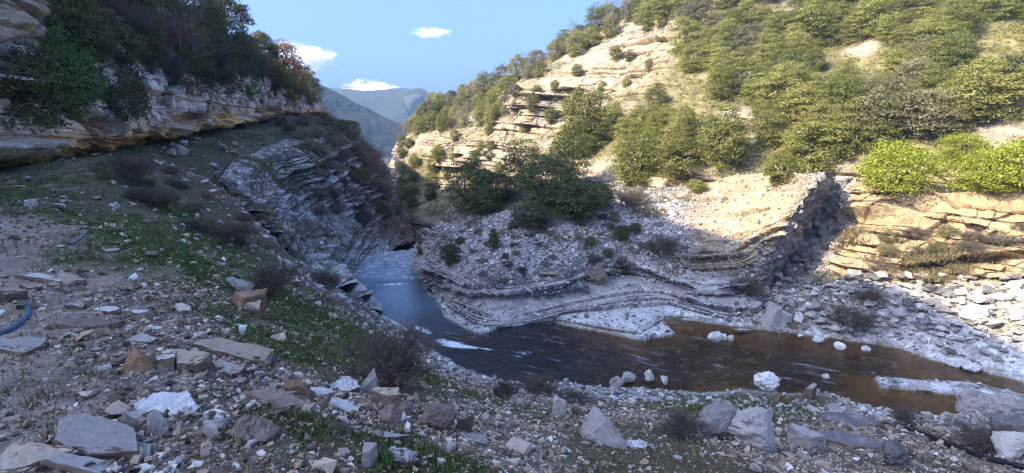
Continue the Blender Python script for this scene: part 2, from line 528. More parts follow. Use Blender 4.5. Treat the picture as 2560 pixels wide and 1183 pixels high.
# what covers the ground, sampled over the place
KINDS = {'G': (.065, .105, .022), 'g': (.115, .098, .052), 'D': (.30, .245, .19), 'S': (.19, .155, .12), 'W': (.60, .585, .565),
         'B': (.15, .14, .135), 'T': (.50, .40, .25), 'M': (.17, .115, .075)}
STONY = {'G': .25, 'g': .2, 'D': .3, 'S': 1., 'W': .35, 'B': .6, 'T': .45, 'M': .4}
COVER = '''40,640,D 100,560,D 60,750,D 100,900,D 150,1000,D 60,1100,D 300,650,G 250,560,G 400,620,G 500,700,G 350,740,S 200,700,D 450,800,S 600,800,G
560,760,S 650,800,G 700,850,G 750,780,G 300,900,S 500,950,S 700,950,S 400,1080,S 600,1100,S 700,1080,G 850,1150,M 550,1170,M 200,1150,S 950,1020,S 900,950,g
1100,1050,S 1300,1100,S 1500,1000,S 1300,1000,S 1000,1150,G 1500,1170,g 1700,1050,S 1850,1010,G 1750,1020,G 2000,990,g 1700,1150,g 2000,1170,S 2300,1120,S
2200,1030,S 2400,1020,S 2500,1100,S 100,480,G 50,440,g 250,480,g 200,430,G 350,480,g 300,420,g 450,480,g 420,560,G 480,400,G 560,380,G 500,420,g 650,350,G
600,420,g 650,430,S 700,340,G 750,310,g 850,330,g 800,420,g 850,450,g 700,480,g 650,520,g 600,540,g 550,600,G 700,590,S 720,600,S 780,530,g 830,560,g
850,600,S 900,560,g 960,480,M 900,420,M 930,520,M 980,560,M 680,660,g 740,690,S 800,700,S 850,650,S 900,640,S 950,630,S 760,760,G 700,770,G 820,790,G
850,740,S 930,800,S 1000,850,S 880,850,G 1080,900,S 1150,950,S 1200,960,S 1100,640,S 1080,690,B 1150,700,B 1200,640,S 1300,600,S 1250,560,g 1400,600,S
1350,540,g 1450,560,S 1550,560,S 1520,520,S 1500,640,S 1600,640,S 1300,680,S 1420,660,S 1640,680,W 1450,500,g 1300,500,g 1490,430,T 1250,760,S 1400,740,S
1550,710,S 1150,780,W 1120,760,W 1250,820,W 1450,805,W 1600,805,W 1750,760,B 1700,720,S 1620,480,B 1620,540,B 1650,600,g 1720,650,S 1800,680,S
1750,540,T 1850,500,T 1950,460,T 1800,450,T 1800,620,B 1850,640,S 1950,560,T 2020,520,B 2000,620,B 1930,650,B 2120,560,T 2250,560,T 2200,620,T 2400,600,T
2450,640,T 2150,650,T 1900,720,S 2000,720,S 2100,740,S 2200,720,S 2250,800,S 2300,850,W 2450,900,W 2400,780,S 2450,700,T 2500,760,S 1950,780,S 2050,800,S'''
cov = []
for t in COVER.split():
    a, b, k = t.split(',')
    x, y = at0(float(a), float(b))
    cov.append((math.atan2(x, y), math.log(math.hypot(x, y)), KINDS[k] + (STONY[k], 1.0 if k in 'G' else 0.0, 1.0 if k in 'ST' else 0)))
COV_P = np.array([(c[0], c[1]) for c in cov])
COV_C = np.array([c[2] for c in cov])

def ground_cover(x, y):
    th = np.arctan2(x, y)
    lr = np.log(np.hypot(x, y))
    th = th + 0.035 * fbm(x * 0.9, y * 0.9, oct=4, seed=40)
    lr = lr + 0.09 * fbm(x * 0.9 + 7, y * 0.9, oct=4, seed=41)
    out = np.empty((x.size, COV_C.shape[1]))
    th, lr = th.ravel(), lr.ravel()
    for i in range(0, x.size, 60000):
        d2 = (th[i:i + 60000, None] - COV_P[None, :, 0]) ** 2 + (0.8 * (lr[i:i + 60000, None] - COV_P[None, :, 1])) ** 2
        w = np.exp(-d2 / 0.0035) + 1e-4 / (d2 + 1e-3) ** 2 * 1e-3
        out[i:i + 60000] = (w @ COV_C) / w.sum(1, keepdims=True)
    return out.reshape(x.shape + (COV_C.shape[1],))

# ------------------------------------------------------------------ ground mesh (finer near the eye)
NT, NR = 1240, 760
th = np.concatenate([np.radians(np.linspace(-110, -48, 60, endpoint=False)), np.radians(np.linspace(-48, 48, NT)), np.radians(np.linspace(48, 110, 60)[1:])])
rr = np.geomspace(0.8, 105, NR)
TH, RR = np.meshgrid(th, rr, indexing='ij')
gx, gy = RR * np.sin(TH), RR * np.cos(TH)
def coarse(fn, k):
    ia, ja = np.r_[np.arange(0, gx.shape[0] - 1, k), gx.shape[0] - 1], np.r_[np.arange(0, gx.shape[1] - 1, k), gx.shape[1] - 1]
    A = fn(gx[np.ix_(ia, ja)], gy[np.ix_(ia, ja)])
    A = A.reshape(A.shape[0], A.shape[1], -1)
    fi = np.interp(np.arange(gx.shape[0]), ia, np.arange(len(ia))); fj = np.interp(np.arange(gx.shape[1]), ja, np.arange(len(ja)))
    i0, j0 = np.minimum(fi.astype(int), len(ia) - 2), np.minimum(fj.astype(int), len(ja) - 2)
    u, v = (fi - i0)[:, None, None], (fj - j0)[None, :, None]
    B = A[i0] * (1 - u) + A[i0 + 1] * u
    B = B[:, j0] * (1 - v) + B[:, j0 + 1] * v
    return B[..., 0] if B.shape[2] == 1 else B
gz = coarse(H0, 4)
cvr = coarse(ground_cover, 2)
gcol, stony, grassy, screey = cvr[..., :3], cvr[..., 3], cvr[..., 4], cvr[..., 5]
rd, rin = polydist(gx, gy, RIVER)
idd, iin = polydist(gx, gy, ISLE)
inwater = rin & ~iin
dist_w = np.where(inwater, np.minimum(rd, np.where(rin, idd, 9)), rd)
# broad lumps and rubble
amp = np.clip(RR / 25.0, 0.25, 1.0)
away = sst(0.1, 1.6, dist_w)
gz = gz + away * (0.28 * amp * fbm(gx * 0.35, gy * 0.35, oct=4, seed=3) + 0.14 * amp * fbm(gx * 1.3, gy * 1.3, oct=4, seed=9))
c1, c2, cid = cells(gx * 1.7, gy * 1.7, seed=20)
gz = gz + away * 0.20 * sst(6, 16, RR) * stony * (cid - 0.35) * sst(0.0, 0.18, c2 - c1)
c1b, c2b, cidb = cells(gx * 4.2, gy * 4.2, seed=27)
gz = gz + (0.25 + 0.75 * away) * 0.085 * (0.45 + 0.55 * sst(5, 14, RR)) * stony * (cidb - 0.3) * sst(0.0, 0.2, c2b - c1b)
c1c, c2c, cidc = cells(gx * 12.0, gy * 12.0, seed=29)
gz = gz + away * 0.035 * sst(14, 7, RR) * stony * (cidc - 0.3) * sst(0.0, 0.2, c2c - c1c)
# tilted beds crossing the left slope and the gorge rim
def disk(px, py, rad_t, rad_r):
    x, y = at0(px, py)
    return np.exp(-((TH - math.atan2(x, y)) / rad_t) ** 2 - ((np.log(RR) - math.log(math.hypot(x, y))) / rad_r) ** 2)
bm_ = np.clip(disk(700, 610, .05, .15) + disk(640, 740, .05, .15) + disk(560, 400, .08, .2), 0, 1)
hb = gz + 0.10 * gx - 0.16 * gy + 0.35 * fbm(gx * 0.25, gy * 0.25, oct=3, seed=14)
li, lf, lt = layers(hb * 1.15)
stepf = np.where(lf < 0.72, lf * 0.25, 0.18 + (lf - 0.72) / 0.28 * 0.82)
gz = gz + bm_ * (stepf - lf) * lt * 0.85 * away
edge_b = bm_ * (lf > 0.72)
gcol = gcol * (1 - 0.45 * edge_b[..., None]) + np.array((.10, .085, .07)) * 0.45 * edge_b[..., None]
leftside = sst(-2.5, -4.5, gx) * sst(15, 18, RR)
stony = stony * (1 - 0.6 * leftside)
heathy = leftside * sst(-.05, .2, fbm(gx * .35 + 9, gy * .35, oct=5, seed=62, gain=.6)) * sst(.8, 2.5, dist_w) * .85
gcol = gcol * (1 - heathy[..., None]) + np.array((.085, .085, .045)) * heathy[..., None]
under_rock = np.zeros_like(gz)
for grid in (CONE_C, SLOPE_C):
    A_ = np.array(grid)
    ring = [tuple(q[:2]) for q in A_[:, 0]] + [tuple(q[:2]) for q in A_[-1, 1:]] + [tuple(q[:2]) for q in A_[::-1, -1][1:]] + [tuple(q[:2]) for q in A_[0, ::-1][1:-1]]
    d_, in_ = polydist(gx, gy, ring)
    under_rock = np.maximum(under_rock, np.where(in_, d_, 0))
# water bed and shore
bed = -0.10 - 0.40 * sst(0.0, 1.6, dist_w) + 0.06 * fbm(gx * 1.5, gy * 1.5, oct=4, seed=50)
shore = 0.05 + 0.16 * np.minimum(dist_w, 1.2) + 0.05 * fbm(gx * 2, gy * 2, oct=3, seed=51)
near_river = (gy < 41)
gz = np.where(inwater & near_river, bed, np.where(near_river, gz + (shore - gz) * np.exp(-(dist_w / 0.55) ** 2), gz))
gz = gz - np.minimum(5.0, under_rock * 2.6)
gz = np.where(iin, 0.05 + 0.06 * sst(0, .6, idd) + 0.05 * fbm(gx * 2.2, gy * 2.2, oct=4, seed=52), gz)
gz = np.where(near_river & ~inwater & (dist_w < 6) & (gy > 15) & (under_rock < .1), np.maximum(gz, 0.03), gz)
bedc = np.array((.20, .12, .035))[None, None] * (1 + 0.9 * fbm(gx * 0.8, gy * 0.8, oct=4, seed=53))[..., None]
slab_w = (0.5 + 0.5 * fbm(gx * 0.6, gy * 0.6, oct=4, seed=54)) * np.exp(-(dist_w / 0.5) ** 2)
white = np.array(KINDS['W'])
dmix = sst(.3, 1.7, dist_w + 1.0 * fbm(gx * .7, gy * .7, oct=4, seed=55))
bedc = bedc * (1 - dmix[..., None]) * 1.25 + np.array((.05, .032, .014)) * dmix[..., None]
bstone = (cidb > .86) * sst(0.05, .2, c2b - c1b)
bedc = bedc * (1 - .6 * bstone[..., None]) + np.array((.30, .24, .14)) * .6 * bstone[..., None]
deep = sst(6, 1, gx) * 0.9
bedc = bedc * (1 - deep[..., None]) + np.array((.022, .022, .02)) * deep[..., None]
gcol = np.where(inwater[..., None] & near_river[..., None], bedc, gcol + (white - gcol) * np.clip(slab_w * 1.3, 0, 1)[..., None])
gcol = np.where(iin[..., None], white * 0.95, gcol)
wet = np.where(iin, sst(.22, .04, idd), np.where(inwater, 0, sst(.30, .05, rd))) * (.6 + .6 * fbm(gx * 1.3, gy * 1.3, oct=3, seed=56)) * near_river
wet = np.clip(wet, 0, 1)
gcol = gcol * (1 - .75 * wet[..., None]) + np.array((.10, .075, .045)) * .75 * wet[..., None]
stony = np.where(iin | inwater, 0.3, stony)
# grass breaks up into tufts and bare stones; scree gets clear pale stones
gn = fbm(gx * 1.3, gy * 1.3, oct=6, seed=60, gain=0.66)
gcol = np.where((gn > 0.10)[..., None] & ~inwater[..., None] & (dist_w > 0.7)[..., None],
                gcol * (1 - 0.55 * grassy[..., None]) + np.array(KINDS['S']) * 0.55 * grassy[..., None], gcol)
gn2 = fbm(gx * 0.8 + 31, gy * 0.8, oct=5, seed=61, gain=0.6)
mossy = sst(0.12, 0.28, gn2) * screey * sst(0.8, 2.0, dist_w) * sst(24, 20, gy) * 0.8
gcol = gcol * (1 - mossy[..., None]) + np.array((.10, .095, .05)) * mossy[..., None]
speck = (hsh((cidb * 1e6).astype(np.int64), np.zeros_like(gx), np.zeros_like(gx), 3) - 0.5)
gcol = gcol * (1 + 0.35 * stony * speck * 2)[..., None]
msk = np.stack([stony, grassy, screey], -1)
gV = np.stack([gx, gy, gz], -1).reshape(-1, 3)
gme = mesh_np('ground', gV, grid_faces(len(th), NR), M_GROUND, True, {'Col': np.clip(gcol, .01, .9).reshape(-1, 3), 'Msk': msk.reshape(-1, 3)})
ground = tag(link('ground', gme), 'stony river bank, benches and scree of the gorge', kind='structure')

# ------------------------------------------------------------------ control-grid sheets
def spline_sheet(cols, nu, nv, wu=None):
    """Catmull-Rom through a grid of points cols[c][r]; returns nu x nv x 3"""
    A = np.array(cols, float)
    def axis(A, n, w=None):
        m = A.shape[0]
        t = np.linspace(0, m - 1, n) if w is None else np.interp(np.linspace(0, 1, n), np.cumsum(np.r_[0, w]) / np.sum(w), np.arange(m))
        i = np.clip(np.floor(t).astype(int), 0, m - 2)
        f = (t - i).reshape((-1,) + (1,) * (A.ndim - 1))
        p0, p1, p2, p3 = A[np.maximum(i - 1, 0)], A[i], A[i + 1], A[np.minimum(i + 2, m - 1)]
        return 0.5 * (2 * p1 + (p2 - p0) * f + (2 * p0 - 5 * p1 + 4 * p2 - p3) * f ** 2 + (3 * p1 - p0 - 3 * p2 + p3) * f ** 3)
    B = axis(A, nu, wu)
    B = axis(B.transpose(1, 0, 2), nv).transpose(1, 0, 2)
    return B

def sheet_normals(S):
    du = np.gradient(S, axis=0)
    dv = np.gradient(S, axis=1)
    n = np.cross(du, dv)
    n /= np.linalg.norm(n, axis=-1, keepdims=True) + 1e-9
    return n

def sheet_px(X, Y, Z):
    f = np.maximum(Y * cP - (Z - CAM_Z) * sP, 1.0)
    return 1280 + FPX * X / f, 591.5 - FPX * ((Z - CAM_Z) * cP + Y * sP) / f

# ---- the bedded promontory, the rib and the wall on the far bank
cu, cv = 1500, 560
cS = spline_sheet(CONE_C, cu, cv)
cN = sheet_normals(cS)
cN *= np.sign((cN * (np.array((0, 0, CAM_Z + 12)) - cS)).sum(-1, keepdims=True))
X, Y, Z = cS[..., 0], cS[..., 1], cS[..., 2]
U = np.linspace(0, len(CONE_C) - 1, cu)[:, None] * np.ones((1, cv))
Vv = np.linspace(0, 8, cv)[None, :] * np.ones((cu, 1))
mid = fbm(X * 1.1, Y * 1.1, Z * 1.1, oct=5, seed=301)
fine = fbm(X * 4.5, Y * 4.5, Z * 4.5, oct=4, seed=302, gain=.6)
w_cone = sst(12.2, 11.2, U)
w_flank = sst(12.7, 13.1, U) * sst(16.0, 15.0, U)
w_wall = sst(15.0, 15.8, U)
w_rib = sst(9.6, 10.6, U) * sst(13.1, 12.8, U) * sst(3.2, 4.6, Vv)
foot = sst(5.2, 4.2, Vv + .7 * vnoise(X * .4, Y * .4, seed=303)) * w_cone
foot = np.maximum(foot, w_rib * .75)
foot = np.maximum(foot, sst(2.6, 1.6, U) * .8)
# beds follow the rows of the grid
hb = Vv * 1.5 + 0.09 * fbm(X * .9, Y * .9, Z * .9, oct=4, seed=304) + 0.05 * U + .12 * vnoise(X * .2, Y * .2, seed=305)
li, lf, lt = layers(hb * 1.35)
saw = np.where(lf < .10, -.6, np.where(lf < .38, (lf - .10) / .28, 1 - (lf - .38) / .62))
j1, j2, jid = cells(X * 1.6 + LAY_R[li] * 37, Y * 1.6, LAY_R[li] * 91.0, seed=306)
strong = np.where(LAY_R[li] > .62, 1.25, np.where(LAY_R[li] > .3, .38, .12))
smooth_band = sst(.75, 1.0, Vv) * sst(2.05, 1.85, Vv) * sst(3.3, 4.3, U) * sst(10.2, 8.6, U)
amp_ = lt * strong * (1 - .85 * smooth_band) * sst(-.45, .05, vnoise(X * .6, Y * .6, LAY_R[li] * 20, seed=307))
off = foot * amp_ * (saw * .85 + (jid - .5) * .75 - .5 * sst(.14, .02, j2 - j1))
# the thick ledge above the smooth band
led = sst(1.95, 2.12, Vv + .08 * mid) * sst(3.15, 2.9, Vv + .08 * mid) * sst(2.2, 3.4, U) * sst(8.6, 7.6, U)
b1, b2, bid = cells(U * 3.2, Vv * 0, seed=308)
off = off + led * (.10 + .22 * (bid - .4) + .06 * fine) - .10 * led * sst(.12, .0, b2 - b1)
# scree
s1, s2, sid = cells(X * 3.6, Y * 3.6, Z * 3.6, seed=309)
scr = (1 - foot) * (1 - w_flank) * (1 - w_wall)
off = off + scr * (.09 * mid + .10 * (sid - .5) * sst(0, .2, s2 - s1))
# the broken dark flank of the rib
f1, f2, fid = cells(X * 1.5, Y * 1.5, Z * 1.1, seed=310)
g1, g2, gid = cells(X * 4, Y * 4, Z * 3, seed=311)
off = off + w_flank * (.55 * (fid - .5) * sst(0, .12, f2 - f1) + .3 * (gid - .5) * sst(0, .2, g2 - g1) + .3 * mid)
# the bedded wall: level beds with two overhangs
li3, lf3, lt3 = layers((Z + .02 * X + .25 * fbm(X * .2, Y * .2, Z * .2, oct=3, seed=312)) * .8)
k1, k2, kid = cells(X * .8 + LAY_R[li3] * 31, Y * .8, LAY_R[li3] * 77.0, seed=313)
big = fbm(X * .35, Y * .35, Z * .35, oct=4, seed=314)
w1_, w2_, wid = cells(X * 1.4, Y * 1.4, Z * 2.2, seed=318)
hard = np.exp(-((Vv - 6.9 - .25 * big) / .42) ** 2) * .9 + np.exp(-((Vv - 2.4 - .4 * big) / .35) ** 2) * .7 * sst(16.6, 17.2, U)
off = off + w_wall * ((LAY_R[li3] - .5) * .55 + (kid - .5) * .5 - .22 * (lf3 > .85) + .8 * big + .35 * (wid - .5) * sst(0, .15, w2_ - w1_) + .2 * mid + hard - .35 * np.exp(-((Vv - 6.1) / .35) ** 2) - .4 * np.exp(-((Vv - 1.7) / .3) ** 2) + .12 * fine)
off = off * sst(0, .10, Vv) + .025 * fine
hd = cN.copy(); hd[..., 2] *= .45
cV = cS + hd * off[..., None]
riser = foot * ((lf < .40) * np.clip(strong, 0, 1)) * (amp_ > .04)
cS_ = np.array((.48, .455, .43))[None, None] * (1 + .35 * mid + .5 * (sid - .5))[..., None]
band = np.array((.36, .325, .30))[None, None] * (1 + .25 * mid + .35 * (LAY_C[li] - .5))[..., None]
white_ = np.array(KINDS['W'])[None, None] * (1 + .2 * mid)[..., None]
bcol = cS_ * (1 - foot[..., None]) + (band * .75 + cS_ * .25) * foot[..., None]
shore_w = sst(.85, .55, Vv + .25 * mid + .15 * fine) * w_cone
bcol = bcol * (1 - shore_w[..., None]) + white_ * shore_w[..., None]
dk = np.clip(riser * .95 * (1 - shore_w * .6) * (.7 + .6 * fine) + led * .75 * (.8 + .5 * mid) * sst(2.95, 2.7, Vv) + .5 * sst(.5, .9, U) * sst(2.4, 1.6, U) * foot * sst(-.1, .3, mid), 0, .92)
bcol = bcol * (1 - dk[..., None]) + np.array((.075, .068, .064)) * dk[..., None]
rt_ = sst(9.7, 10.6, U) * sst(13.2, 12.9, U) * sst(4.5, 5.4, Vv)
tanc = np.array((.36, .265, .15))[None, None] * (1 + .35 * mid + .3 * (LAY_C[li3] - .5))[..., None]
bcol = bcol * (1 - .92 * rt_[..., None]) + tanc * (1.0 - .5 * riser)[..., None] * .92 * rt_[..., None]
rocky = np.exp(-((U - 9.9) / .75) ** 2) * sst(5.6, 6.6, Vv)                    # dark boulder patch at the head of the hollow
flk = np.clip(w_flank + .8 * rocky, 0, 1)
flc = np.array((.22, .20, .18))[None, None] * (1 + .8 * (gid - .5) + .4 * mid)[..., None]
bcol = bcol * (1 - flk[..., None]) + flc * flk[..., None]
wst = sst(.05, .4, big + .4 * mid)
tanc = tanc * (1 - .5 * wst[..., None]) + np.array((.30, .245, .17)) * .5 * wst[..., None]
mossy_w = sst(.05, .35, fbm(X * .5 + 9, Y * .5, Z * .5, oct=5, seed=315)) * sst(5.9, 5.0, Vv) * .65
tanc = tanc * (1 - mossy_w[..., None]) + np.array((.20, .155, .07)) * mossy_w[..., None]
tanc = tanc * (1 - .55 * (lf3 > .86))[..., None]
bcol = bcol * (1 - w_wall[..., None]) + tanc * w_wall[..., None]
weedy = scr * sst(.0, .3, fbm(X * .45 + 3, Y * .45, Z * .45, oct=5, seed=316, gain=.6)) * .75
bcol = bcol * (1 - weedy[..., None]) + np.array((.105, .092, .062)) * weedy[..., None]
wetc = sst(.42, .22, Vv + .12 * mid) * w_cone * np.clip(.55 + .7 * mid, 0, 1)
bcol = bcol * (1 - .75 * wetc[..., None]) + np.array((.09, .07, .045)) * .75 * wetc[..., None]
bmsk = np.stack([.75 * scr + .35 * foot + .2 * w_wall, scr, foot], -1)
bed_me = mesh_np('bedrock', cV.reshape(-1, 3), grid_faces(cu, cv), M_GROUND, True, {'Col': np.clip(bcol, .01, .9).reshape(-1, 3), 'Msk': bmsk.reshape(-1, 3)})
bedrock = tag(link('bedrock_terrain', bed_me), 'bedded limestone promontory with scree, the dark rib and the sunlit wall across the river', kind='structure')

# ---- the left slope of tilted beds falling to the gorge
su, sv_ = 1100, 640
sS = spline_sheet(SLOPE_C, su, sv_)
sN = sheet_normals(sS)
sN *= np.sign((sN * (np.array((20, 20, CAM_Z + 22)) - sS)).sum(-1, keepdims=True))
X, Y, Z = sS[..., 0], sS[..., 1], sS[..., 2]
U = np.linspace(0, len(SLOPE_C) - 1, su)[:, None] * np.ones((1, sv_))
Vv = np.linspace(0, 8, sv_)[None, :] * np.ones((su, 1))
mid = fbm(X * .9, Y * .9, Z * .9, oct=5, seed=321)
big = fbm(X * .22, Y * .22, Z * .22, oct=4, seed=322)
li, lf, lt = layers((Z - .055 * Y + .12 * X + .35 * fbm(X * .25, Y * .25, Z * .25, oct=4, seed=323)) * 1.15)
saw = np.where(lf < .10, -.6, np.where(lf < .40, (lf - .10) / .30, 1 - (lf - .40) / .60))
j1, j2, jid = cells(X * .9 + LAY_R[li] * 31, Y * .9, LAY_R[li] * 77.0, seed=324)
show = sst(-.38, .02, fbm(X * .3 + 5, Y * .3, Z * .6, oct=4, seed=325) + .25 * sst(2.5, 4.5, U))
amp_ = 1.7 * lt * (.35 + .65 * (LAY_R[li] > .4)) * show
s1, s2, sid = cells(X * 2.6, Y * 2.6, Z * 2.6, seed=326)
off = amp_ * (saw * .9 + (jid - .5) * .55 - .4 * sst(.14, .02, j2 - j1)) + .5 * big + .10 * mid + (1 - show) * .14 * (sid - .5) * sst(0, .2, s2 - s1)
off = off * sst(0, .3, Vv)
hd = sN.copy(); hd[..., 2] *= .45
sV = sS + hd * off[..., None]
pale = np.array((.44, .425, .41))[None, None] * (1 + .35 * mid + .4 * (sid - .5))[..., None]
brown = np.array((.25, .185, .14))[None, None] * (1 + .4 * mid + .4 * (LAY_C[li] - .5))[..., None]
bw = np.clip(sst(3.2, 4.6, U) + .5 * sst(5, 7.5, Vv) * sst(1.5, 3, U), 0, 1)
scol = pale * (1 - bw[..., None]) + brown * bw[..., None]
green = sst(.0, .22, fbm(X * .35, Y * .35, Z * .35, oct=5, seed=327, gain=.6) + .18 * sst(4.5, 7, Vv) - .15 * (U > 4)) * (1 - .55 * show) * sst(1.2, 2.4, Vv)
gcl = np.array((.075, .095, .03))[None, None] * (1 + .5 * mid)[..., None]
scol = scol * (1 - .85 * green[..., None]) + gcl * .85 * green[..., None]
heath_ = sst(.0, .25, fbm(X * .4 + 40, Y * .4, Z * .4, oct=5, seed=328, gain=.6)) * .7 * sst(1.0, 2.2, Vv) * (1 - .5 * show)
scol = scol * (1 - heath_[..., None]) + np.array((.125, .105, .07)) * heath_[..., None]
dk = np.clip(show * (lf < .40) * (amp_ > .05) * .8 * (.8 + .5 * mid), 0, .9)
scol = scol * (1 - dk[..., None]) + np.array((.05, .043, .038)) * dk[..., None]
sh_ = sst(.55, .2, Vv) * sst(4.2, 3.2, U)
scol = scol * (1 - sh_[..., None]) + np.array(KINDS['W']) * .9 * sh_[..., None]
s_scr = (1 - show) * (1 - green) * (1 - heath_)
slope_me = mesh_np('slope', sV.reshape(-1, 3), grid_faces(su, sv_), M_GROUND, True, {'Col': np.clip(scol, .01, .9).reshape(-1, 3), 'Msk': np.stack([.3 + .5 * s_scr, s_scr, show], -1).reshape(-1, 3)})
tag(link('slope_terrain', slope_me), 'shaded slope of tilted rock beds and grass on the left bank', kind='structure')

# ---- right mountain
MC = [
 [(1060,640,105),(1050,560,105),(1040,480,110),(1035,420,112),(1050,370,115),(1070,320,118),(1085,285,120),(1100,255,122),(1100,275,140)],
 [(1010,640,75),(1000,560,76),(985,480,80),(978,420,84),(1000,370,88),(1030,320,93),(1052,285,97),(1085,252,101),(1085,270,125)],
 [(1090,620,66),(1090,560,68),(1090,490,74),(1095,440,76),(1095,390,78),(1100,335,80),(1105,295,88),(1125,244,99),(1125,262,122)],
 [(1200,600,58),(1200,540,60),(1195,480,66),(1195,430,68),(1195,380,70),(1195,330,73),(1200,275,84),(1210,220,97),(1210,240,120)],
 [(1290,560,52),(1290,500,54),(1285,440,60),(1285,390,63),(1285,340,66),(1285,290,67.5),(1285,228,70),(1290,190,86),(1290,212,115)],
 [(1400,540,47),(1400,480,49),(1400,420,54),(1400,360,58),(1400,310,63),(1400,260,64.5),(1410,180,68),(1430,105,85),(1430,130,110)],
 [(1540,520,43),(1540,460,44),(1540,400,47),(1545,330,51),(1550,270,55),(1555,215,60),(1560,110,66),(1570,38,80),(1570,60,105)],
 [(1700,500,39),(1700,430,40),(1700,370,43),(1700,310,46),(1700,240,50),(1700,150,55.5),(1700,60,61.5),(1690,-60,72),(1690,-40,100)],
 [(1900,500,36.5),(1900,420,38),(1900,350,41),(1900,280,44),(1900,200,48),(1900,110,53),(1900,10,59),(1900,-120,69),(1900,-100,98)],
 [(2100,500,34.5),(2100,430,35),(2100,350,37.5),(2100,270,41),(2100,190,45),(2100,100,50),(2100,0,56),(2100,-140,66),(2100,-120,95)],
 [(2300,560,31.5),(2300,460,32),(2300,370,33.5),(2300,280,37),(2300,190,41.5),(2300,90,46),(2300,-20,52),(2300,-160,62),(2300,-140,90)],
 [(2560,620,28.5),(2560,500,28.5),(2560,400,29.5),(2560,300,33),(2560,190,38),(2560,80,43),(2560,-40,49),(2560,-180,58),(2560,-160,85)],
 [(2900,680,24.5),(2900,550,24.5),(2900,420,26),(2900,300,30),(2900,180,35),(2900,60,40),(2900,-70,46),(2900,-200,55),(2900,-180,80)],
 [(3500,700,17),(3500,560,17),(3500,420,18),(3500,300,22),(3500,180,27),(3500,60,32),(3500,-70,38),(3500,-200,46),(3500,-180,70)],
]
mcols = [[P(*q) for q in c] for c in MC]
mS = spline_sheet(mcols, 1250, 640)
mN = sheet_normals(mS)
mN *= np.sign((mN * (np.array((0, 0, CAM_Z + 40)) - mS)).sum(-1, keepdims=True))
X, Y, Z = mS[..., 0], mS[..., 1], mS[..., 2]
steep = sst(0.66, 0.50, np.abs(mN[..., 2]))
pxs = 1280 + FPX * X / (Y * cP - (Z - CAM_Z) * sP)
pys = 591.5 - FPX * ((Z - CAM_Z) * cP + Y * sP) / (Y * cP - (Z - CAM_Z) * sP)
def blob(cx, cy, rx, ry):
    """a patch of the hillside round the point seen there, in the hillside's own shape"""
    return np.exp(-((pxs - cx) / rx) ** 2 - ((pys - cy) / ry) ** 2)
bare = np.clip(blob(1450, 230, 170, 60) + blob(1560, 110, 70, 70) + blob(1180, 400, 90, 70) + blob(1320, 300, 60, 60) + blob(1670, 20, 60, 30) + blob(1640, 90, 40, 80), 0, 1)
cliff = np.clip(np.maximum(steep, bare), 0, 1)
big = fbm(X * 0.09, Y * 0.09, Z * 0.09, oct=4, seed=70)
mid = fbm(X * 0.5, Y * 0.5, Z * 0.5, oct=4, seed=71)
hz = Z * 1.0 + 0.05 * X + 1.0 * fbm(X * 0.05, Y * 0.05, Z * 0.05, oct=3, seed=72)
li, lf, lt = layers(hz * 0.5)
bednoise = vnoise(X * 0.35 + LAY_R[li] * 50, Y * 0.35, LAY_R[li] * 91, seed=73)
joint1, joint2, jid = cells(X * 0.55 + LAY_R[li] * 31, Y * 0.55, LAY_R[li] * 57 + Z * 0.0, seed=74)
prot = (LAY_R[li] - 0.5) * 1.3 + bednoise * 0.8 + (jid - 0.5) * 0.5
prot = prot - 0.45 * (lf > 0.86)
q1, q2, qid = cells(X * .42, Y * .42, Z * .6, seed=79)
r1, r2, rid_ = cells(X * 1.1, Y * 1.1, Z * 1.6, seed=69)
prot = prot + .7 * (qid - .5) * sst(0, .12, q2 - q1) + .35 * (rid_ - .5) * sst(0, .15, r2 - r1)
mid = mid + .5 * (rid_ - .5)
off = 1.1 * big + cliff * prot + (1 - cliff) * (0.30 * mid + 0.22 * (stepf_ := (np.where(lf < .7, lf * .2, .14 + (lf - .7) / .3 * .86) - lf)))
hd = mN.copy()
hd[..., 2] *= 0.35
mV = mS + hd * off[..., None]
rockc = np.array((.345, .28, .19))[None, None] * (0.72 + 0.5 * LAY_C[li])[..., None] * (1 + 0.35 * mid)[..., None]
stain = sst(0.15, 0.45, fbm(X * 0.25 + 3, Y * 0.25, Z * 0.12, oct=4, seed=76))
rockc = rockc * (1 - 0.45 * stain[..., None]) + np.array((.30, .27, .235)) * 0.45 * stain[..., None]
ochre = sst(0.2, 0.5, fbm(X * 0.2 + 13, Y * 0.2, Z * 0.3, oct=4, seed=77))
rockc = rockc * (1 - 0.5 * ochre[..., None]) + np.array((.42, .29, .12)) * 0.5 * ochre[..., None]
screec = np.array((.31, .255, .175))[None, None] * (1 + 0.4 * mid)[..., None]
soilc = np.array((.17, .145, .065))[None, None] * (1 + 0.5 * mid)[..., None]
sv = sst(-0.15, 0.12, fbm(X * 0.22, Y * 0.22, Z * 0.22, oct=5, seed=78))
slopec = screec * (1 - sv[..., None]) + soilc * sv[..., None]
mcol = slopec * (1 - cliff[..., None]) + rockc * cliff[..., None]
crack = cliff * (lf > 0.88)
mcol = mcol * (1 - 0.6 * crack[..., None]) * (1 - .45 * (cliff * sst(.08, .0, q2 - q1))[..., None])
mmsk = np.stack([0.5 + 0.3 * (1 - cliff), cliff, sv], -1)
hill_me = mesh_np('rocky_hillside', mV.reshape(-1, 3), grid_faces(*mV.shape[:2]), M_HILL, True, {'Col': np.clip(mcol, .01, .9).reshape(-1, 3), 'Msk': mmsk.reshape(-1, 3)})
hillside = tag(link('hillside_terrain', hill_me), 'sunlit rocky hillside on the far side of the river', kind='structure')

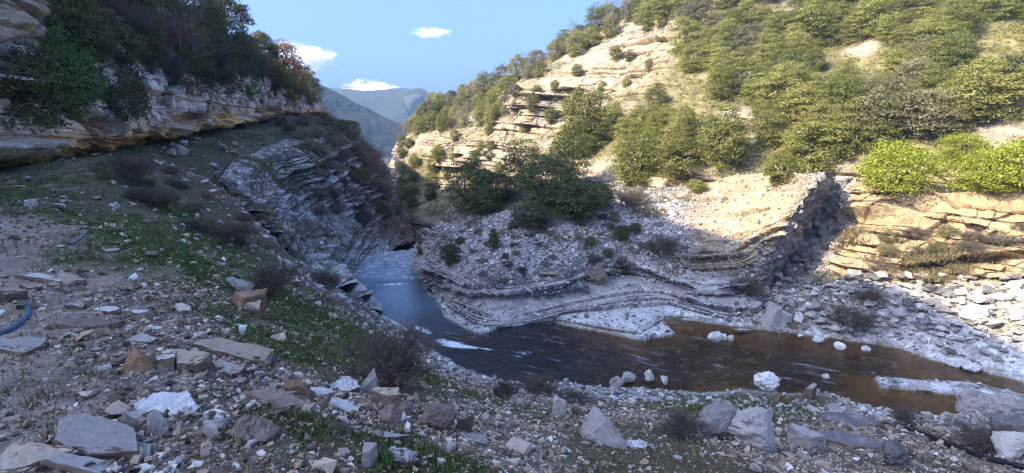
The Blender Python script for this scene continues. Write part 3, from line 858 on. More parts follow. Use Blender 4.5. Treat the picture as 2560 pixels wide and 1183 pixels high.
# ---- left cliff bed, its undercut and the slope above it
LC = [  # px, distance, py of: undercut floor, lip, face top ; rise scale of the slope above
 (-2600,5.5,720,640,-500,1.84),(-1300,7.5,600,540,-150,1.84),(-700,10.5,530,490,40,1.84),(-350,14,470,430,90,1.78),(0,18,425,382,130,1.74),(130,21,418,372,150,1.72),(240,24.5,398,360,170,1.68),(350,29,378,345,185,1.55),
 (440,33,358,330,195,1.5),(520,38,345,318,215,1.35),(630,47,315,294,190,1.05),(740,58,298,284,240,.72),(795,66,292,280,262,0.3),(806,76,290,280,262,0.1)]
lcols = []
for px, d, fl, lip, top, rs in LC:
    b = Vector(P(px, fl, d)); l = Vector(P(px, lip, d)); t = Vector(P(px, top, d + 0.6))
    back = Vector((-1.6, 0.5, 0)) if d < 60 else Vector((-1.2, 0.3, 0))
    c = [b + back * 1.2 + Vector((0, 0, -1.0)), b + back + Vector((0, 0, 0.0)), l + back * 0.9 + Vector((0, 0, 0.10)), l + Vector((0, 0, 0.0)), l + (t - l) * 0.33 + Vector((0.28, 0, 0)), l + (t - l) * 0.7 + Vector((0.05, 0, 0)), t + Vector((-0.35, 0, 0)),
         t + Vector((-4, 1, 3.4 * (0.6 + 0.4 * rs))), t + Vector((-10, 2, 8 * (0.4 + 0.6 * rs))), t + Vector((-20, 3, 15 * rs)), t + Vector((-31, 3, 19.5 * rs)), t + Vector((-48, 4, 17 * rs)), t + Vector((-80, 5, 2))]
    lcols.append([tuple(q) for q in c])
_c0 = np.array(lcols[0])
_up = np.array([[0, 0, 0]] * 8 + [[0, 0, 2], [0, 0, 4], [0, 0, 5.5], [0, 0, 5.5], [0, 0, 0]])
lcols.insert(0, [tuple(q) for q in _c0 + np.array((0.5, -12, -.5)) + _up])
lcols.insert(0, [tuple(q) for q in _c0 + np.array((1.5, -28, -1)) + _up * 1.4])
LW = [.35, .35, 0.5, 0.6, 0.7, 1.2, 1.0, 1.0, 1.2, 1.2, 1.3, 1.3, 1.2, .6, .4]
# more rows on the rock face than on the slope
rowpos = np.concatenate([np.linspace(0, 6.0, 400, endpoint=False), np.linspace(6.0, 8.6, 230, endpoint=False), np.linspace(8.6, 12, 90)])
tmp = spline_sheet(lcols, 1200, 13, LW)
def rows_at(A, t):
    A = A.transpose(1, 0, 2)
    m = A.shape[0]
    i = np.clip(np.floor(t).astype(int), 0, m - 2)
    f = (t - i)[:, None, None]
    p0, p1, p2, p3 = A[np.maximum(i - 1, 0)], A[i], A[i + 1], A[np.minimum(i + 2, m - 1)]
    return (0.5 * (2 * p1 + (p2 - p0) * f + (2 * p0 - 5 * p1 + 4 * p2 - p3) * f ** 2 + (3 * p1 - p0 - 3 * p2 + p3) * f ** 3)).transpose(1, 0, 2)
lS = rows_at(tmp, rowpos)
lN = sheet_normals(lS)
lN *= np.sign((lN * (np.array((0, 30, CAM_Z + 60)) - lS)).sum(-1, keepdims=True))
X, Y, Z = lS[..., 0], lS[..., 1], lS[..., 2]
rp = rowpos[None, :] * np.ones((lS.shape[0], 1))
face = sst(6.6, 5.9, rp)
under = sst(3.3, 2.8, rp)
cl = np.floor(Y * 0.22 + 0.8 * vnoise(Y * 0.1, Z * 0.1, seed=80))
big = fbm(Y * 0.16, Z * 0.16, X * 0.1, oct=4, seed=81)
mid = fbm(X * 0.9, Y * 0.9, Z * 0.9, oct=5, seed=82)
b1, b2, bid = cells(Y * 0.16, Z * 0.22, seed=83)
cracks = sst(0.10, 0.0, b2 - b1)
li, lf, lt = layers(Z * 0.9 + 0.3 * big)
prot = 0.9 * big + 0.7 * (bid - 0.5) + 0.28 * mid - 0.6 * cracks + 0.22 * (LAY_R[li] - 0.5) - 0.15 * (lf > .85)
q1, q2, qid = cells(X * .55, Y * .55, Z * .8, seed=88)
r1, r2, rid_ = cells(X * 1.7, Y * 1.7, Z * 2.4, seed=89)
prot = prot + .55 * (qid - .5) * sst(0, .12, q2 - q1) - .25 * sst(.10, 0, q2 - q1) + .22 * (rid_ - .5) * sst(0, .15, r2 - r1)
off = face * prot + (1 - face) * (1.0 * fbm(X * 0.12, Y * 0.12, Z * 0.12, oct=4, seed=84) + 0.3 * mid)
# a second pale bed of rock showing above, near the frame's corner
pxs = 1280 + FPX * X / np.maximum(Y * cP - (Z - CAM_Z) * sP, 1.0)
pys = 591.5 - FPX * ((Z - CAM_Z) * cP + Y * sP) / np.maximum(Y * cP - (Z - CAM_Z) * sP, 1.0)
upper = (1 - face) * np.clip(blob(40, 60, 90, 70) + 0.8 * blob(690, 215, 50, 30) + .6 * blob(260, 140, 30, 40), 0, 1) * (Y > 8)
off = off + upper * (.8 + 2.2 * (LAY_R[li] - .5) + .8 * (qid - .5) + .3 * (rid_ - .5) - .4 * (lf > .8))
hd = lN.copy()
hd[..., 2] *= 0.5
lV = lS + hd * off[..., None]
grey = np.array((.60, .55, .50))[None, None] * (1 + 0.5 * mid)[..., None]
dark = sst(-0.02, 0.16, fbm(X * 1.3, Y * 1.3, Z * 0.9, oct=5, seed=86, gain=.62))
lcol = grey * (1 - 0.8 * dark[..., None]) + np.array((.085, .08, .058)) * 0.8 * dark[..., None]
ochre = np.clip(under + sst(4.15, 3.4, rp) * (0.4 + 0.9 * fbm(X * .5, Y * .5, Z * .5, oct=4, seed=87)), 0, 1)
lcol = lcol * (1 - ochre[..., None]) + np.array((.66, .42, .14)) * ochre[..., None] * (1 + 0.5 * mid)[..., None]
soil = np.array((.13, .115, .07))[None, None] * (1 + 0.6 * mid)[..., None]
lcol = lcol * face[..., None] + soil * (1 - face[..., None])
lcol = lcol * (1 - upper[..., None]) + np.array((.50, .40, .26)) * ((.55 + .7 * LAY_C[li]) * (1 - .6 * (lf > .78)) * (1 - .5 * sst(.10, 0, q2 - q1)))[..., None] * upper[..., None]
lmsk = np.stack([0.4 * face, face, under], -1)
cl_me = mesh_np('left_hill', lV.reshape(-1, 3), grid_faces(*lV.shape[:2]), M_CLIFF, True, {'Col': np.clip(lcol, .01, .9).reshape(-1, 3), 'Msk': lmsk.reshape(-1, 3)})
left_hill = tag(link('cliff_terrain', cl_me), 'shaded limestone cliff with an undercut ochre base and wooded slope above', kind='structure')

# ---- far mountains
def far_sheet(name, pts_cols, nu, nv, seed, green, rock, amp, label):
    S = spline_sheet([[P(*q) for q in c] for c in pts_cols], nu, nv)
    n = sheet_normals(S)
    n *= np.sign((n * (np.array((0, 0, 400)) - S)).sum(-1, keepdims=True))
    X, Y, Z = S[..., 0], S[..., 1], S[..., 2]
    f = fbm(X * .012, Y * .012, Z * .012, oct=6, seed=seed, gain=.55)
    rid = 1 - np.abs(fbm(X * .02 + 5, Y * .02, Z * .006, oct=5, seed=seed + 3, gain=.55)) * 2
    f2 = fbm(X * .07, Y * .07, Z * .05, oct=5, seed=seed + 5, gain=.6)
    off = amp * (f + 0.5 * rid) + 5.5 * f2
    hd = n.copy(); hd[..., 2] *= 0.3
    edge = np.minimum(1, np.linspace(0, 4, nv)[None, :])
    V = S + hd * off[..., None] * edge[..., None]
    st = sst(0.62, 0.42, np.abs(n[..., 2]) + 0.35 * f + .25 * f2)
    col = np.array(green) * (1 - st[..., None]) + np.array(rock) * st[..., None]
    sp = sst(0.0, .25, fbm(X * .06, Y * .06, Z * .06, oct=4, seed=seed + 7))
    col = col * (1 - 0.55 * sp[..., None]) + np.array((.045, .06, .03)) * .55 * sp[..., None]
    me = mesh_np(name, V.reshape(-1, 3), grid_faces(nu, nv), M_FAR, True, {'Col': np.clip(col, .01, .9).reshape(-1, 3), 'Msk': np.stack([st * .5, st, sp], -1).reshape(-1, 3)})
    return tag(link(name, me), label, kind='structure')

far_sheet('near_mountain', [
 [(560,560,300),(560,420,305),(560,330,310),(560,230,320),(560,110,345),(560,130,480)],
 [(700,560,300),(700,420,305),(700,330,312),(700,240,325),(700,168,350),(700,185,480)],
 [(790,560,300),(790,420,306),(790,330,314),(790,262,330),(790,212,360),(790,228,480)],
 [(850,560,300),(850,420,306),(850,345,314),(850,290,335),(855,246,370),(855,262,480)],
 [(920,560,300),(920,430,306),(920,365,314),(920,320,335),(925,283,370),(925,300,480)],
 [(990,560,300),(990,450,306),(990,390,314),(990,350,335),(1000,318,365),(1000,335,480)],
 [(1060,560,305),(1060,460,310),(1060,405,318),(1060,370,335),(1060,340,365),(1060,350,480)],
 [(1200,560,310),(1200,480,315),(1200,430,320),(1200,395,335),(1200,370,365),(1200,380,480)],
], 420, 300, 120, (.04, .055, .035), (.25, .225, .205), 11.0, 'blue hazy mountain ridge with cliffs falling to the gorge')
far_sheet('far_mountain', [
 [(640,420,520),(640,340,560),(640,280,620),(640,235,680),(640,232,900)],
 [(780,420,520),(780,340,560),(780,280,620),(780,226,690),(780,232,900)],
 [(850,420,520),(850,340,560),(850,280,620),(850,226,690),(850,232,900)],
 [(930,420,520),(930,340,560),(930,280,620),(930,231,690),(930,236,900)],
 [(1005,420,520),(1005,340,560),(1005,275,620),(1008,225,680),(1005,232,900)],
 [(1030,420,540),(1030,340,580),(1030,290,625),(1028,232,640),(1030,240,900)],
 [(1052,420,540),(1052,340,580),(1052,290,625),(1054,227,635),(1052,237,900)],
 [(1090,420,560),(1090,340,600),(1090,300,640),(1085,260,660),(1090,270,900)],
 [(1200,420,560),(1200,380,600),(1200,350,640),(1200,330,660),(1200,335,900)],
], 420, 240, 140, (.085, .10, .045), (.22, .205, .19), 10.0, 'pale green far mountain with a cliff headland on the skyline')

# ------------------------------------------------------------------ water
def water_mat():
    m, nt, out = new_mat('river_water')
    L = nt.links
    tc = N(nt, 'ShaderNodeTexCoord')
    n1 = N(nt, 'ShaderNodeTexNoise', Scale=3.5, Detail=5.0, Roughness=0.6, Distortion=0.6)
    n2 = N(nt, 'ShaderNodeTexNoise', Scale=13.0, Detail=3.0, Roughness=0.6, Distortion=0.4)
    vr = N(nt, 'ShaderNodeVectorRotate', rotation_type='Z_AXIS')
    vr.inputs['Angle'].default_value = R(31)
    L.new(tc.outputs['Object'], vr.inputs['Vector'])
    mp = N(nt, 'ShaderNodeMapping')
    mp.inputs['Scale'].default_value = (0.45, 1.0, 1.0)
    L.new(vr.outputs[0], mp.inputs['Vector'])
    mp2 = N(nt, 'ShaderNodeMapping')
    mp2.inputs['Scale'].default_value = (0.16, 1.0, 1.0)
    L.new(vr.outputs[0], mp2.inputs['Vector'])
    n3 = N(nt, 'ShaderNodeTexNoise', Scale=3.2, Detail=6.0, Roughness=0.65, Distortion=0.8)
    L.new(mp2.outputs[0], n3.inputs['Vector'])
    L.new(mp.outputs[0], n1.inputs['Vector']); L.new(mp.outputs[0], n2.inputs['Vector'])
    at = N(nt, 'ShaderNodeAttribute', attribute_name='Msk')
    sep = N(nt, 'ShaderNodeSeparateColor'); L.new(at.outputs['Color'], sep.inputs[0])
    h = mth(nt, 'ADD', n1.outputs[0], mth(nt, 'MULTIPLY', n2.outputs[0], 0.4))
    b = N(nt, 'ShaderNodeBump', Distance=0.06)
    L.new(h, b.inputs['Height'])
    L.new(mth(nt, 'MULTIPLY_ADD', sep.outputs[1], 0.9, 0.10), b.inputs['Strength'])
    fr = N(nt, 'ShaderNodeFresnel', IOR=1.42)
    L.new(b.outputs[0], fr.inputs['Normal'])
    tr = N(nt, 'ShaderNodeBsdfTransparent')
    tr.inputs[0].default_value = (.82, .69, .48, 1)
    gl = N(nt, 'ShaderNodeBsdfGlossy', Roughness=0.04)
    L.new(b.outputs[0], gl.inputs['Normal'])
    mx = N(nt, 'ShaderNodeMixShader')
    L.new(mth(nt, 'MULTIPLY', fr.outputs[0], 1.0), mx.inputs[0])
    L.new(tr.outputs[0], mx.inputs[1]); L.new(gl.outputs[0], mx.inputs[2])
    foam = N(nt, 'ShaderNodeBsdfDiffuse'); foam.inputs[0].default_value = (.74, .80, .84, 1)
    fn = N(nt, 'ShaderNodeTexNoise', Scale=5.0, Detail=6.0, Roughness=0.7, Distortion=1.2)
    L.new(mp.outputs[0], fn.inputs['Vector'])
    ff = mth(nt, 'ADD', mth(nt, 'MULTIPLY', sep.outputs[0], 1.25), mth(nt, 'MULTIPLY_ADD', fn.outputs[0], 1.6, -1.15))
    stk = mth(nt, 'MULTIPLY', ramp(nt, n3.outputs[0], [(0.60, (0, 0, 0)), (0.70, (1, 1, 1))]), mth(nt, 'MULTIPLY', mth(nt, 'MAXIMUM', mth(nt, 'SUBTRACT', sep.outputs[1], 0.3), 0.0), 0.7))
    ff = mth(nt, 'ADD', ramp(nt, ff, [(0.25, (0, 0, 0)), (0.6, (1, 1, 1))]), stk)
    ff = mth(nt, 'MINIMUM', ff, 1.0)
    sky_paint = N(nt, 'ShaderNodeBsdfDiffuse'); sky_paint.inputs[0].default_value = (.33, .48, .65, 1)  # diffuse blue painted in for the sky's reflection, with some water tint
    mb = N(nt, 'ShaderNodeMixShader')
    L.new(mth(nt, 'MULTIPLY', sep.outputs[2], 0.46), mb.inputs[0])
    L.new(mx.outputs[0], mb.inputs[1]); L.new(sky_paint.outputs[0], mb.inputs[2])
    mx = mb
    m2 = N(nt, 'ShaderNodeMixShader')
    L.new(ff, m2.inputs[0]); L.new(mx.outputs[0], m2.inputs[1]); L.new(foam.outputs[0], m2.inputs[2])
    L.new(m2.outputs[0], out.inputs['Surface'])
    return m

wx, wy = np.meshgrid(np.arange(-12, 27, 0.07), np.arange(13.5, 41.0, 0.07), indexing='ij')
wd, win = polydist(wx, wy, RIVER)
def wblob(px, py, rx, ry, ang=0.0):
    x, y = P0(px, py)
    c, s = math.cos(ang), math.sin(ang)
    u, v = (wx - x) * c + (wy - y) * s, -(wx - x) * s + (wy - y) * c
    return np.exp(-(u / rx) ** 2 - (v / ry) ** 2)
chute = sst(32.4, 33.4, wy)
foam = np.clip(0.5 * chute + 0.95 * wblob(1125, 858, .9, .45, -.5) + .8 * wblob(1055, 825, .35, .9, .7) + .55 * wblob(1210, 872, 1.6, .22, -.2) + .5 * wblob(1300, 890, .9, .5, .5)
               + .42 * wblob(1400, 850, 1.2, .6, .6) + .42 * wblob(1290, 945, 1.8, .15, -.5) + .42 * wblob(1640, 905, 1.2, .15, -.3) + .4 * wblob(1870, 905, 1., .25, -.4) + .45 * wblob(2180, 930, 1.2, .4, -.3)
               + .7 * wblob(980, 712, 1.6, .25, .1), 0, 1)
rough = np.clip(0.14 + 0.30 * sst(4, 9, wx) + 0.9 * wblob(1330, 860, 4, 3) + 0.6 * wblob(1500, 900, 4, 2) + .6 * wblob(1100, 800, 3, 3) + .8 * chute + .3 * wblob(2200, 940, 4, 2), 0, 1)
wz = 0.02 * rough * fbm(wx * 2.4 + wy, wy * 2.4, oct=4, seed=90) + 0.02 * rough * vnoise(wx * 1.2, wy * 1.2, seed=91) + 0.16 * sst(32.3, 32.9, wy) + 0.25 * sst(33, 40, wy)
sky_mask = np.clip(sst(23, 33, wy - .25 * wx), 0, 1) * (.75 + .25 * fbm(wx * .5, wy * .5, oct=3, seed=92))  # where the painted sky blue lies: strongest in the upstream pool
keep = (win | (wd < 0.9)).ravel()
wF = grid_faces(*wx.shape)
wF = wF[keep[wF].all(1)]
wme = mesh_np('river', np.stack([wx, wy, wz], -1).reshape(-1, 3), wF, water_mat(), True, {'Msk': np.stack([foam, rough, sky_mask], -1).reshape(-1, 3)})
tag(link('river_water', wme), 'dark brown mountain river with partly painted blue sky reflections and foam', kind='structure')

# ------------------------------------------------------------------ rays onto the built place
bpy.context.view_layer.update()
DG = bpy.context.evaluated_depsgraph_get()
CAMV = Vector((0, 0, CAM_Z))
def at(px, py):
    a, s = ray(px, py)
    ok, loc, nor, _, ob, _ = SC.ray_cast(DG, CAMV, Vector((a, 1, s)).normalized())
    return (loc, nor, ob.name if ob else None) if ok else (None, None, None)
def drop(x, y, z=80.0):
    ok, loc, nor, _, ob, _ = SC.ray_cast(DG, Vector((x, y, z)), Vector((0, 0, -1)))
    return (loc, nor) if ok else (Vector((x, y, 0)), Vector((0, 0, 1)))
def project(p):
    f = p[1] * cP - (p[2] - CAM_Z) * sP
    if f <= 0.1:
        return None
    return 1280 + FPX * p[0] / f, 591.5 - FPX * ((p[2] - CAM_Z) * cP + p[1] * sP) / f

# ------------------------------------------------------------------ stones
def hull_mesh(name, pts, mats, bevel=0.0, rough=0.0, seed=0, broken_sides=False, cuts=3):
    bm = bmesh.new()
    for p in pts:
        bm.verts.new(p)
    r = bmesh.ops.convex_hull(bm, input=bm.verts[:])
    bmesh.ops.delete(bm, geom=list({g for g in r['geom_interior'] + r['geom_unused'] if isinstance(g, bmesh.types.BMVert)}), context='VERTS')
    bmesh.ops.dissolve_limit(bm, angle_limit=0.12, verts=bm.verts[:], edges=bm.edges[:])
    if bevel > 0:
        bmesh.ops.bevel(bm, geom=bm.edges[:], offset=bevel, segments=1, affect='EDGES', profile=0.6)
    bmesh.ops.triangulate(bm, faces=bm.faces[:])
    if rough > 0:
        bmesh.ops.subdivide_edges(bm, edges=bm.edges[:], cuts=cuts, use_grid_fill=True)
        bm.normal_update()
        co = np.array([v.co[:] for v in bm.verts])
        fq = 4.5 / max(np.ptp(co[:, 0]), 1e-3)
        no = np.array([v.normal[:] for v in bm.verts])
        d = fbm(co[:, 0] * fq + seed, co[:, 1] * fq, co[:, 2] * fq * 2.2, oct=4, seed=seed % 97, gain=.65) * rough
        d = d + fbm(co[:, 0] * fq * 4, co[:, 1] * fq * 4 + seed, co[:, 2] * fq * 7, oct=3, seed=seed % 89, gain=.6) * rough * .45
        for v, k, n in zip(bm.verts, d, no):
            v.co += Vector(n) * k
        bmesh.ops.triangulate(bm, faces=bm.faces[:])
    bm.normal_update()
    if broken_sides:
        for f in bm.faces:
            f.material_index = 1 if abs(f.normal.z) < 0.75 else 0
    me = bpy.data.meshes.new(name)
    bm.to_mesh(me)
    bm.free()
    for m in mats:
        me.materials.append(m)
    return me

def slab_pts(r, w, d, h, n=None):
    """an irregular flat block, footprint w x d, thickness h, base at z = 0"""
    n = n or r.randint(4, 7)
    out = []
    a0 = r.random() * 6.28
    wedge = r.uniform(-.35, .35)
    for k in range(n):
        a = a0 + (k + r.uniform(-.42, .42)) / n * 6.283
        q = r.choice([r.uniform(.55, .8), r.uniform(.85, 1.1), r.uniform(.9, 1.2)])
        c, s = math.cos(a), math.sin(a)
        e = 1.0 / max(abs(c), abs(s)) ** 0.6
        x, y = c * q * e * w * .46, s * q * e * d * .46
        z = h * (r.uniform(.8, 1.15) + wedge * c)
        out.append((x * r.uniform(.93, 1), y * r.uniform(.93, 1), z))
        out.append((x * r.uniform(.95, 1.08), y * r.uniform(.95, 1.08), -h * .25))
    return out

def boulder_pts(r, w, d, h, n=16, rnd=.25):
    out = []
    for k in range(n):
        v = Vector((r.gauss(0, 1), r.gauss(0, 1), r.gauss(0, 1))).normalized()
        q = 1 + r.uniform(-rnd, rnd * .5)
        out.append((v.x * w * .5 * q, v.y * d * .5 * q, h * (.45 + .55 * v.z * q)))
    return out

def wedge_pts(r, w, d, h):
    """a block with a pointed, leaning top"""
    return [(-w * .5, -d * .4, -h * .1), (w * .5, -d * .45, -h * .1), (w * .45, d * .5, -h * .1), (-w * .48, d * .45, -h * .1),
            (-w * .40, -d * .1, h * .55), (-w * .28, d * .15, h), (-w * .05, -d * .25, h * .80), (w * .18, d * .2, h * .58), (w * .42, -d * .2, h * .22)]

S_PALE = stone_mat('pale_limestone', (.54, .50, .455), (.38, .34, .30), 4.0, stain=(.27, .25, .22))
S_GREY = stone_mat('grey_limestone', (.44, .40, .37), (.31, .28, .26), 4.0, stain=(.36, .34, .31))
S_TAN = stone_mat('tan_limestone', (.52, .42, .31), (.40, .31, .22), 4.0, stain=(.45, .40, .33))
S_BROWN = stone_mat('brown_limestone', (.27, .205, .165), (.19, .145, .115), 4.0, stain=(.28, .22, .17))
S_RUST = stone_mat('rusty_limestone', (.32, .19, .105), (.22, .14, .085), 4.0, stain=(.36, .30, .24))
S_WHITE = stone_mat('white_limestone', (.70, .68, .65), (.55, .52, .48), 4.0, stain=(.42, .40, .37))
S_SIDE = stone_mat('broken_stone_side', (.22, .155, .105), (.14, .105, .08), 6.0, stain=(.30, .24, .17))
S_DARK = stone_mat('dark_limestone', (.17, .16, .155), (.11, .10, .10), 4.0, stain=(.27, .26, .25))
S_BANK = stone_mat('bank_limestone', (.40, .37, .335), (.27, .245, .225), 4.0, stain=(.46, .43, .40))
SM = {'pale': S_PALE, 'grey': S_GREY, 'tan': S_TAN, 'brown': S_BROWN, 'rust': S_RUST, 'white': S_WHITE, 'dark': S_DARK}

PLACED = []      # (x, y, radius) of the stones set by hand
def set_stone(name, cat, label, px, py, w, h, shape, mat, yaw=0.0, tilt=0.0, roll=0.0, depth=None, group=None, lift=0.0):
    """a stone whose foot is where the photo shows it; w, h are its size in the photo's pixels there"""
    loc, nor, ob = at(px, py + h * 0.35)
    if loc is None:
        return None
    dist = (loc - CAMV).length
    k = dist / FPX
    W, Hh = w * k, h * k
    r = random.Random(int(px * 7 + py * 13))
    if shape == 'slab':
        D = depth * k if depth else min(max(1.5 * Hh, .32 * W), .8 * W)
        Ht = max(Hh * 0.34, 0.025)
        me = hull_mesh(name, slab_pts(r, W, D, Ht), [SM[mat], S_SIDE], bevel=min(W, Ht) * .05, rough=Ht * .42, seed=int(px), broken_sides=True, cuts=7)
    elif shape == 'wedge':
        D = W * .8
        me = hull_mesh(name, wedge_pts(r, W, D, Hh), [SM[mat]], bevel=W * .015, rough=W * .05, seed=int(px), cuts=6)
    elif shape == 'block':
        D = depth * k if depth else W * .7
        me = hull_mesh(name, slab_pts(r, W, D, Hh * .9, 5), [SM[mat], S_SIDE], bevel=W * .015, rough=W * .06, seed=int(px), broken_sides=(mat in ('tan', 'pale')), cuts=6)
    else:
        D = depth * k if depth else W * .8
        me = hull_mesh(name, boulder_pts(r, W, D, Hh * 1.1, 22, .22), [SM[mat]], bevel=W * .02, rough=W * .08, seed=int(px), cuts=5)
    o = link(name, me)
    nor = (nor + Vector((0, 0, 1.2))).normalized()
    sink = Ht * .22 if shape == 'slab' else Hh * .10
    o.location = loc + Vector((0, 0, lift)) - nor * sink
    o.rotation_euler = (Vector((0, 0, 1)).rotation_difference(nor) @ Euler((tilt * .6, roll, yaw)).to_quaternion()).to_euler()
    PLACED.append((loc.x, loc.y, W * .5))
    tag(o, label, cat, group, 'thing')
    return o

